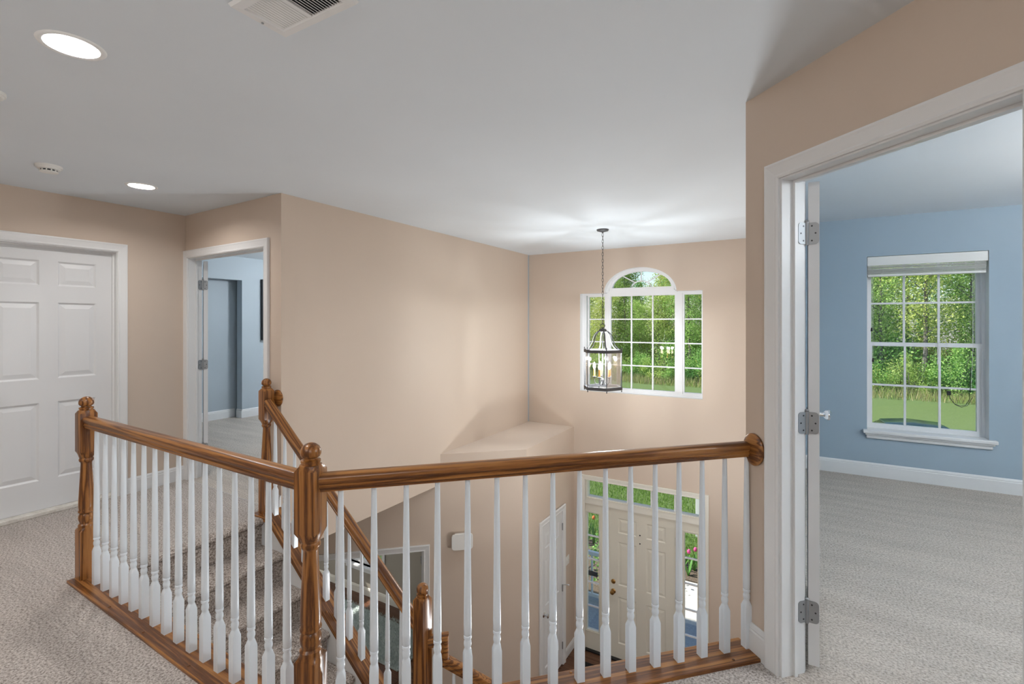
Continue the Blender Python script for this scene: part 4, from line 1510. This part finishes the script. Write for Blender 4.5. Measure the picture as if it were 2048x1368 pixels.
# invented uplights, unseen, added to lift the ceilings and foyer walls
def fill_torchiere(x, y, z, e, label, col=(0.92, 0.97, 1.0), side=0.95):
    c = empty('fill_floor_lamp', (x, y, z))
    tag(c, label, 'floor lamp')
    m = MB(); m.lathe([(0.15, 0), (0.15, 0.015), (0.03, 0.03), (0.012, 0.04)], 32); m.build('base', PEWTER, c)
    m = MB(); m.lathe([(0.012, 0.03), (0.012, 1.60)], 12); m.build('pole', PEWTER, c)
    m = MB(); v, f = [], []
    pr_ = [(0.02, 1.58), (0.09, 1.61), (0.15, 1.66), (0.18, 1.72)]
    for r_, h in pr_:
        for k in range(32):
            v.append((r_ * math.cos(2 * PI * k / 32), r_ * math.sin(2 * PI * k / 32), h))
    for a in range(3):
        for k in range(32):
            f.append((a * 32 + k, a * 32 + (k + 1) % 32, a * 32 + 32 + (k + 1) % 32, a * 32 + 32 + k))
    f.append(tuple(range(32)))
    m.add(v, f, True); m.build('bowl_shade', CANW, c)
    L_ = bpy.data.lights.new('lamp', 'AREA'); L_.shape = 'DISK'; L_.size = 0.28; L_.energy = e; L_.color = col
    lo = bpy.data.objects.new('lamp', L_); COL.objects.link(lo); lo.parent = c; lo.location = (0, 0, 1.70); lo.rotation_euler = (PI, 0, 0)
    m = MB(); m.lathe([(0.02, 1.70), (0.045, 1.74), (0.045, 1.79), (0.02, 1.83)], 16); m.build('bulb', LENS, c)
    L_ = bpy.data.lights.new('lamp', 'POINT'); L_.energy = e * side; L_.shadow_soft_size = 0.09; L_.color = col
    lo = bpy.data.objects.new('lamp', L_); COL.objects.link(lo); lo.parent = c; lo.location = (0, 0, 1.90)
fill_torchiere(-0.55, 3.95, ZF, LAMP['torch_fill'], 'added unseen uplight floor lamp at the foot of the stair')
fill_torchiere(2.6, 3.4, 0, LAMP['torch_fill'] * 1.7, 'added unseen uplight floor lamp of the blue bedroom', (1.0, 0.94, 0.86), 0.3)
fill_torchiere(-4.1, 5.6, 0, LAMP['torch_fill'] * 0.6, 'added unseen uplight floor lamp of the pale blue bedroom', (1.0, 0.98, 0.95), 0.3)

# ------------------------------------------------------------------ small things on the walls and floors
# door chime on the angled closet face
cf = lambda s: (BOXA[0] + ld.x * s, BOXA[1] + ld.y * s)
p = cf(0.243)
chm = empty('door_chime', (p[0], p[1], -0.972), RZ_LD)
tag(chm, 'white rectangular door chime high on the angled closet face', 'door chime')
m = MB(); m.box(-0.075, 0.075, -0.045, 0.0, -0.078, 0.078); m.build('chime_box', PLASTIC, chm, bevel=0.006)
m = MB(); pts = []
for k in range(32):
    a = 2 * PI * k / 32
    pts.append((0.118 * math.copysign(abs(math.cos(a)) ** 0.32, math.cos(a)), 0.090 * math.copysign(abs(math.sin(a)) ** 0.32, math.sin(a))))
slab_xz(m, pts, -0.062, -0.045); m.build('chime_cover', PLASTIC, chm, bevel=0.005)
# light switch beside the closet door
sw = empty('light_switch', (BOXB[0] - 0.012, 6.10, -1.776), PI / 2)
tag(sw, 'white double light switch plate between the closet door and the entry', 'light switch')
m = MB(); m.box(-0.058, 0.058, -0.007, 0.004, -0.058, 0.058); m.build('plate', PLASTIC, sw, bevel=0.003)
for x in (-0.024, 0.024):
    m = MB(); m.box(x - 0.005, x + 0.005, -0.018, -0.006, -0.002, 0.014); m.build('toggle', PLASTIC, sw, bevel=0.002)
# framed picture on the pale blue wall
pc = empty('wall_picture', (XM, 4.645, 1.65), PI / 2)
tag(pc, 'black framed picture on the pale blue bedroom wall', 'picture frame')
m = MB(); pw, ph = 0.75, 0.476
m.box(0, 0.055, -0.05, 0, -ph, ph); m.box(pw - 0.055, pw, -0.05, 0, -ph, ph)
m.box(0.055, pw - 0.055, -0.05, 0, ph - 0.055, ph); m.box(0.055, pw - 0.055, -0.05, 0, -ph, -ph + 0.055)
m.build('frame', BLACK, pc)
m = MB(); m.box(0.055, pw - 0.055, -0.02, 0, -ph + 0.055, ph - 0.055); m.build('mount', PLASTIC, pc)
# floor register by the entry
fr = empty('floor_register', (-2.40, 6.06, ZF + 0.001))
tag(fr, 'dark metal floor register in front of the entry sidelight', 'vent')
m = MB(); m.box(-0.13, 0.13, -0.065, 0.065, 0, 0.002); m.build('register_pan', BLACK, fr)
sl = MB(); sl.box(-0.115, 0.115, -0.0025, 0.0025, 0.002, 0.006); sm_ = sl.mesh('grille_bar', BLACK)
for k in range(9):
    put('grille_bar', sm_, fr, (0, -0.052 + 0.013 * k, 0))
# shaggy rug in the side room
rug = empty('shag_rug', (0, 0, ZF))
tag(rug, 'pale aqua shag rug on the dark side room floor', 'rug')
RC = [(-7.3, 5.53), (-4.45, 5.45), (-4.47, 4.72), (-7.3, 4.78)]
m = MB(); m.prism([(x, y) for x, y in RC[::-1]], 0.001, 0.015)
RUGM = foliage('aqua_pile', [(0.36, 0.44, 0.43), (0.55, 0.62, 0.60), (0.74, 0.79, 0.77)], 0.2, 0.0)
m.build('rug_backing', RUGM, rug)
m = MB()
rng = random.Random(3)
for k in range(9000):
    x = rng.uniform(-7.0, -4.46); y = rng.uniform(4.73, 5.52)
    a = rng.uniform(0, 2 * PI); ln = rng.uniform(0.03, 0.055); w_ = 0.004
    dx, dy = math.cos(a) * ln * 0.6, math.sin(a) * ln * 0.6
    m.add([(x - w_ * math.sin(a), y + w_ * math.cos(a), 0.012), (x + w_ * math.sin(a), y - w_ * math.cos(a), 0.012), (x + dx, y + dy, 0.012 + ln * 0.7)], [(0, 1, 2)])
o = m.build('pile', RUGM, rug, fix=False); o['kind'] = 'stuff'
# ------------------------------------------------------------------ outdoors
ZG = -3.27
LAWN = ground_mat('lawn_soil', (0.065, 0.115, 0.028), (0.125, 0.185, 0.05), 14.0, 0.6)
lawn = MB()
NX = 26
v, f = [], []
ys = [6.2, 7, 8, 10, 13, 18, 24, 30, 36, 41.0, 46, 60, 90]
for j, y in enumerate(ys):
    for i in range(NX + 1):
        x = -60 + 110 * i / NX
        v.append((x, y, ZG + (0.0 if y < 12 else 0.03 * math.sin(x * 0.3) + 0.02 * math.cos(y * 0.4)) + max(0, (y - 44)) * 0.02))
for j in range(len(ys) - 1):
    for i in range(NX):
        a = j * (NX + 1) + i
        f.append((a, a + 1, a + NX + 2, a + NX + 1))
lawn.add(v, f, True)
lo_ = lawn.build('ground', LAWN, fix=False)
lo_.data.materials.append(ground_mat('forest_floor', (0.05, 0.045, 0.02), (0.12, 0.14, 0.05), 3.0, 0.8))
for p_ in lo_.data.polygons:
    if p_.center.y > 41.5:
        p_.material_index = 1
tag(lo_, 'green lawn stretching from the house to the woods', 'lawn', 'structure')

GRASS = foliage('grass_blades', [(0.12, 0.22, 0.04), (0.19, 0.32, 0.07), (0.31, 0.44, 0.13)], 0.4, 0.0)
HAY = foliage('dry_grass', [(0.34, 0.28, 0.15), (0.20, 0.32, 0.07), (0.46, 0.39, 0.24), (0.24, 0.34, 0.08)], 0.3, 0.0)
rng = random.Random(11)
def blades(name, n, fx_, h0, h1, w_, mat, label, cat):
    m = MB()
    V, F = [], []
    for k in range(n):
        x, y = fx_()
        a = rng.uniform(0, 2 * PI); h = rng.uniform(h0, h1)
        ca, sa = math.cos(a) * w_, math.sin(a) * w_
        b = len(V)
        V += [(x - ca, y - sa, ZG - 0.01), (x + ca, y + sa, ZG - 0.01), (x + rng.uniform(-.4, .4) * h, y + rng.uniform(-.4, .4) * h, ZG + h)]
        F.append((b, b + 1, b + 2))
    m.add(V, F)
    o = m.build(name, mat, fix=False)
    tag(o, label, cat, 'stuff')
blades('lawn_grass', 60000, lambda: (rng.uniform(-7.5, 0.5), 9.9 + 10.5 * rng.random() ** 1.5), 0.04, 0.085, 0.010, GRASS, 'short green lawn grass in front of the entry', 'grass')
blades('meadow_grass', 14000, lambda: (rng.uniform(-24, 16), 37.2 + 5.0 * rng.random() ** 0.8), 0.2, 0.75, 0.022, HAY, 'tall dry grass along the edge of the woods', 'grass')

# woods
BARK = ground_mat('bark', (0.09, 0.08, 0.07), (0.24, 0.22, 0.20), 14, 0.6)
LEAVES = [foliage('leaf_yellow_green', [(0.28, 0.40, 0.09), (0.48, 0.60, 0.16), (0.68, 0.74, 0.30)], 0.4),
          foliage('leaf_fresh_green', [(0.15, 0.31, 0.07), (0.30, 0.52, 0.13), (0.52, 0.70, 0.26)], 0.4),
          foliage('leaf_deep_green', [(0.07, 0.18, 0.04), (0.17, 0.36, 0.08), (0.34, 0.54, 0.16)], 0.35)]


def leaf_mesh(name, pts, size, mat, seed):
    g = np.random.default_rng(seed)
    n = len(pts)
    P = np.array(pts)
    A = g.normal(size=(n, 3)); A /= np.linalg.norm(A, axis=1)[:, None]
    B = g.normal(size=(n, 3)); B -= (B * A).sum(1)[:, None] * A; B /= np.linalg.norm(B, axis=1)[:, None]
    s = (size * g.uniform(0.6, 1.35, n))[:, None]
    V = np.stack([P - A * s, P - B * s * 0.55, P + A * s, P + B * s * 0.55], 1).reshape(-1, 3)
    me = bpy.data.meshes.new(name)
    me.from_pydata(V.tolist(), [], np.arange(4 * n).reshape(-1, 4).tolist())
    me.materials.append(mat)
    return me


def tree_meshes(h, spread, seed, nleaf, size, mat, base=0.30):
    g = random.Random(seed)
    tk = MB()
    pts = []
    x = y = 0.0
    nseg = 9
    r0 = 0.010 * h + 0.03
    for i in range(nseg + 1):
        pts.append((x, y, h * 0.96 * i / nseg))
        x += g.uniform(-.10, .10); y += g.uniform(-.10, .10)
    tk.tube(pts, [r0 * (1 - 0.9 * i / nseg) for i in range(nseg + 1)], 7)
    tips = []
    for k in range(22):
        t = base + (0.97 - base) * (k + g.random()) / 22
        i = min(nseg - 1, int(t * nseg))
        p = Vector(pts[i]).lerp(Vector(pts[i + 1]), t * nseg - i)
        a = k * 2.4 + g.uniform(-.5, .5)
        ln = spread * (1.0 - 0.62 * abs(t - 0.5) * 1.6) * g.uniform(0.6, 1.1)
        d = Vector((math.cos(a), math.sin(a), g.uniform(0.25, 0.8))).normalized()
        q = [p]
        for s in range(1, 5):
            d = (d + Vector((g.uniform(-.25, .25), g.uniform(-.25, .25), 0.10))).normalized()
            q.append(q[-1] + d * ln / 4)
        tk.tube(q, [0.05 * (1 - t * .6), 0.036, 0.026, 0.017, 0.008], 5)
        tips += q[1:]
        for s in (2, 3, 4):
            e = q[s] + Vector((g.uniform(-1, 1), g.uniform(-1, 1), g.uniform(-.1, .9))).normalized() * ln * 0.32
            tk.tube([q[s], e], [0.012, 0.004], 4); tips.append(e)
    lp = []
    for k in range(nleaf):
        c = tips[g.randrange(len(tips))]
        s = spread * 0.17
        lp.append((c.x + g.gauss(0, s), c.y + g.gauss(0, s), c.z + g.gauss(0, s * 0.75)))
    return tk.mesh('trunk', BARK, False), leaf_mesh('crown', lp, size, mat, seed)


KINDS = [tree_meshes(13.5, 2.6, 1, 8500, 0.085, LEAVES[0], 0.22), tree_meshes(15.0, 3.0, 2, 10500, 0.088, LEAVES[1], 0.18),
         tree_meshes(12.0, 2.4, 3, 9500, 0.082, LEAVES[2], 0.15), tree_meshes(16.0, 2.8, 4, 5200, 0.08, LEAVES[1], 0.35),
         tree_meshes(10.5, 2.5, 5, 9500, 0.085, LEAVES[0], 0.12)]
KL = ['yellow green spring tree', 'full fresh green tree', 'deep green leafy tree', 'tall thin tree with sparse leaves', 'low bushy yellow green tree']
rng = random.Random(21)
ROWN = ['just behind the thicket', 'in the middle of the woods', 'deep in the woods']
def plant(kind, x, y, sc, row):
    tk, cr = KINDS[kind]
    t = empty('tree', (x, y, ZG + max(0, y - 44) * 0.02 - 0.05), rng.uniform(0, 6.28))
    t.scale = (sc, sc, sc)
    tag(t, KL[kind] + ' ' + ROWN[row], 'tree', None, ['spring', 'green', 'deep', 'sparse', 'low'][kind] + ' trees ' + ROWN[row])
    put('trunk', tk, t); put('crown', cr, t)
def low(x):            # the wood is lower opposite the foyer, so that sky shows in the arch
    return 0.84 if -24 < x < -3 else 1.0
x = -25.0
while x < 18:
    plant(rng.choice([4, 0, 1, 4]), x + rng.uniform(-.6, .6), rng.uniform(42.0, 44), rng.uniform(0.75, 1.0) * low(x), 0)
    x += 2.5
x = -27.0
while x < 20:
    plant(rng.choice([1, 3, 0, 2]), x + rng.uniform(-.8, .8), rng.uniform(45.5, 48.5), rng.uniform(0.85, 1.1) * low(x), 1)
    x += 2.7
x = -30.0
while x < 24:
    plant(rng.choice([2, 1, 3, 2]), x + rng.uniform(-1, 1), rng.uniform(50.5, 56), rng.uniform(0.8, 1.05) * low(x), 2)
    x += 3.0

# thicket in front of the trees
def shrub_meshes(r_, h, seed, n, size, mat):
    g = random.Random(seed)
    st_ = MB(); lp = []
    for k in range(9):
        a = g.uniform(0, 6.28); e = Vector((math.cos(a) * r_ * g.uniform(.3, .9), math.sin(a) * r_ * g.uniform(.3, .9), h * g.uniform(.6, 1)))
        st_.tube([(0, 0, 0), e * 0.5 + Vector((0, 0, 0.1)), e], [0.02, 0.014, 0.005], 4)
    ends = []
    for k in range(26):
        a = g.uniform(0, 6.28); q = g.random() ** 0.6; zz = g.random() ** 0.8
        ends.append((r_ * q * math.cos(a), r_ * q * math.sin(a), 0.1 + zz * h * (1.05 - 0.45 * q), g.uniform(.10, .24) * r_))
    for k in range(n):
        e = ends[g.randrange(26)]
        lp.append((e[0] + g.gauss(0, e[3]), e[1] + g.gauss(0, e[3]), max(0.03, e[2] + g.gauss(0, e[3] * 1.1))))
    return st_.mesh('stems', BARK, False), leaf_mesh('foliage', lp, size, mat, seed)
SH = [shrub_meshes(1.4, 2.4, 31, 4200, 0.062, LEAVES[0]), shrub_meshes(1.6, 3.0, 32, 4800, 0.065, LEAVES[1]), shrub_meshes(1.2, 1.8, 33, 3600, 0.06, LEAVES[2])]
SLB = ['yellow green shrub', 'fresh green shrub', 'dark green shrub']
for y0, y1, x, dx, q0, q1, wh in ((40.2, 41.6, -24.0, 1.2, 0.6, 1.15, 'at the front of the thicket'), (43.5, 46.5, -28.0, 1.6, 0.9, 1.6, 'under the trees of the woods'), (49.0, 53.0, -31.0, 2.1, 1.2, 2.0, 'far back under the trees')):
    while x < 21:
        k = rng.randrange(3)
        s = empty('shrub', (x + rng.uniform(-.5, .5), rng.uniform(y0, y1), ZG - 0.02), rng.uniform(0, 6.28))
        q = rng.uniform(q0, q1); s.scale = (q, q, q)
        tag(s, SLB[k] + ' ' + wh, 'shrub', None, ['yellow', 'fresh', 'dark'][k] + ' shrubs ' + wh)
        put('stems', SH[k][0], s); put('foliage', SH[k][1], s)
        x += dx

# porch and walk
CONC = ground_mat('concrete', (0.52, 0.49, 0.44), (0.66, 0.63, 0.58), 30, 0.25)
PORCH = ground_mat('porch_slab_grey', (0.30, 0.33, 0.36), (0.40, 0.43, 0.46), 25, 0.15)
m = MB(); m.box(-4.2, 0.6, 6.50, 7.75, ZG - 0.1, -3.12); tag(m.build('porch_slab', PORCH), 'grey concrete porch slab outside the entry', 'porch', 'structure')
m = MB(); m.box(-1.95, 3.2, 7.75, 9.25, ZG - 0.1, ZG + 0.03); tag(m.build('front_walk', CONC), 'pale concrete walk leading away from the porch', 'path', 'structure')
MULCH = ground_mat('mulch', (0.07, 0.05, 0.035), (0.24, 0.18, 0.13), 38, 1.0)
m = MB(); m.prism([(-4.4, 7.78), (-2.0, 7.78), (-2.0, 9.28), (2.6, 9.28), (2.6, 10.0), (-4.4, 10.0)], ZG - 0.05, ZG + 0.035)
tag(m.build('flower_bed', MULCH), 'brown mulched flower bed along the walk', 'flower bed', 'structure')
# porch railing
pr = empty('porch_railing', (-2.95, 7.62, -3.12))
tag(pr, 'white porch railing outside the left sidelight', 'railing')
m = MB(); m.box(-1.2, 0.40, -0.03, 0.03, 0.74, 0.80); m.build('top_rail', VINYL, pr, bevel=0.006)
m = MB(); m.box(-1.2, 0.40, -0.02, 0.02, 0.06, 0.11); m.build('bottom_rail', VINYL, pr)
bm_ = MB(); bm_.box(-0.014, 0.014, -0.014, 0.014, 0.11, 0.74); bme = bm_.mesh('railing_bar', VINYL)
for k in range(11):
    put('railing_bar', bme, pr, (-1.12 + 0.145 * k, 0, 0))
m = MB(); m.box(0.40, 0.49, -0.045, 0.045, 0, 0.92); m.build('railing_post', VINYL, pr, bevel=0.006)
m = MB(); m.box(-0.03, 0.15, -0.05, -0.03, 0.42, 0.49); tag(m.build('railing_clip', BLACK, None, (-2.95, 7.62, -3.12)), 'small black box clipped to the porch railing', 'box')
# shrubs behind the railing, flowers
SB = shrub_meshes(0.5, 0.9, 41, 1500, 0.035, LEAVES[1])
for x, y, q, l in ((-4.1, 8.35, 0.9, 'round green foundation shrub nearest the house corner'), (-2.75, 8.6, 0.95, 'round green foundation shrub behind the porch railing'),
                   (-2.95, 9.6, 0.45, 'small green shrub in the flower bed')):
    s = empty('foundation_shrub', (x, y, ZG)); s.scale = (q, q, q)
    tag(s, l, 'shrub', None, 'foundation shrubs'); put('stems', SB[0], s); put('foliage', SB[1], s)
ORANGE = plain('orange_petal', (0.75, 0.18, 0.04), 0.6)
PINK = plain('pink_petal', (0.80, 0.10, 0.32), 0.6)
GREENL = plain('tulip_leaf', (0.10, 0.27, 0.05), 0.5)
def tulip(x, y, h, mat, label, grp):
    t = empty('tulip', (x, y, ZG + 0.03), rng.uniform(0, 6.28))
    tag(t, label, 'flower', None, grp)
    m = MB(); m.tube([(0, 0, 0), (0.01, 0, h * .5), (0.015, 0.005, h)], [0.006, 0.005, 0.004], 6); m.build('stem', GREENL, t)
    m = MB(); m.lathe([(0.004, h - .005), (0.026, h + .012), (0.033, h + .035), (0.028, h + .062), (0.016, h + .078)], 10, (0.015, 0.005)); m.build('flower_head', mat, t)
    for k in range(4):
        a = k * 1.57 + 0.3
        m = MB(); c_, s_ = math.cos(a), math.sin(a)
        m.add([(-s_ * .02, c_ * .02, 0), (s_ * .02, -c_ * .02, 0), (c_ * .09 + s_ * .022, s_ * .09 - c_ * .022, h * .5), (c_ * .09 - s_ * .022, s_ * .09 + c_ * .022, h * .5), (c_ * .16, s_ * .16, h * .8)],
              [(0, 1, 2, 3), (3, 2, 4)]); m.build('leaf', GREENL, t, fix=False)
for k in range(16):
    tulip(-2.05 + 0.075 * k + rng.uniform(-.05, .05), 9.62 + rng.uniform(-.18, .22), rng.uniform(.36, .50), PINK, 'pink tulip in the flower bed by the walk', 'pink tulips')
for k in range(6):
    tulip(-4.25 + 0.11 * k, 9.75 + rng.uniform(-.15, .15), rng.uniform(.5, .65), ORANGE, 'orange tulip in the bed behind the railing', 'orange tulips')
# white lamp post on the lawn
lp_ = empty('sign_post', (-1.86, 11.35, ZG))
tag(lp_, 'white post with a side arm standing on the lawn', 'post')
m = MB(); m.box(-0.055, 0.055, -0.055, 0.055, 0, 1.75); m.box(-0.065, 0.065, -0.065, 0.065, 1.75, 1.79); m.build('post', VINYL, lp_, bevel=0.006)
m = MB(); m.box(0.055, 0.62, -0.04, 0.04, 1.50, 1.58); m.build('arm', VINYL, lp_)
m = MB(); m.tube([(0.05, 0, 1.15), (0.16, 0, 1.33), (0.34, 0, 1.49)], 0.025, 8); m.build('brace', VINYL, lp_)

# car on the drive below the bedroom window
CARB = plain('dark_teal_car_paint', (0.02, 0.05, 0.06), 0.15, 0.3)
CARG = plain('car_glass', (0.015, 0.02, 0.022), 0.05)
RUB = plain('tyre_rubber', (0.02, 0.02, 0.02), 0.8)
car = empty('car', (3.0, 20.3, ZG + 0.02), math.radians(4))
tag(car, 'dark teal car parked on the grass below the bedroom window', 'car')
def loft_x(secs):
    m = MB(); v, f = [], []
    n = len(secs[0][1])
    for x, pts in secs:
        v += [(x, y, z) for y, z in pts]
    for i in range(len(secs) - 1):
        for j in range(n):
            f.append((i * n + j, i * n + (j + 1) % n, (i + 1) * n + (j + 1) % n, (i + 1) * n + j))
    f += [tuple(range(n)), tuple((len(secs) - 1) * n + j for j in range(n))]
    m.add(v, f, True)
    return m
def sec(hw, zt_, zb_=0.22):
    return [(-hw, zb_), (-hw * 1.02, zt_ - .25), (-hw * .97, zt_ - .08), (-hw * .82, zt_), (hw * .82, zt_), (hw * .97, zt_ - .08), (hw * 1.02, zt_ - .25), (hw, zb_)]
loft_x([(-2.2, sec(.70, .72, .4)), (-2.1, sec(.82, .80)), (-1.2, sec(.88, .92)), (0, sec(.89, .95)), (1.4, sec(.88, .95)), (2.05, sec(.82, .90)), (2.2, sec(.72, .78, .4))]).build('body', CARB, car)
def cab(hw, zt_): return [(-.84, .88), (-hw, zt_ - .07), (-hw * .86, zt_), (hw * .86, zt_), (hw, zt_ - .07), (.84, .88)]
loft_x([(-1.25, cab(.80, .93)), (-0.45, cab(.64, 1.40)), (0.2, cab(.64, 1.46)), (1.0, cab(.63, 1.41)), (1.75, cab(.78, .95))]).build('greenhouse', CARG, car)
def rf(hw, z): return [(-hw, z - .05), (-hw * .85, z + .012), (hw * .85, z + .012), (hw, z - .05), (hw * .8, z - .06), (-hw * .8, z - .06)]
loft_x([(-0.50, rf(.63, 1.395)), (0.2, rf(.65, 1.465)), (1.05, rf(.63, 1.41))]).build('roof', CARB, car)
for x in (-1.4, 1.35):
    for s in (-1, 1):
        m = MB(); m.lathe([(0.20, s * .70), (0.33, s * .70), (0.34, s * .78), (0.33, s * .88), (0.22, s * .89), (0.20, s * .86)], 24, (x, 0.33), True, 'y'); wh = m.build('wheel', RUB, car)
        m = MB(); m.lathe([(0.19, s * .80), (0.20, s * .86), (0.05, s * .87)], 20, (x, 0.33), True, 'y'); m.build('hub', STEEL, wh)
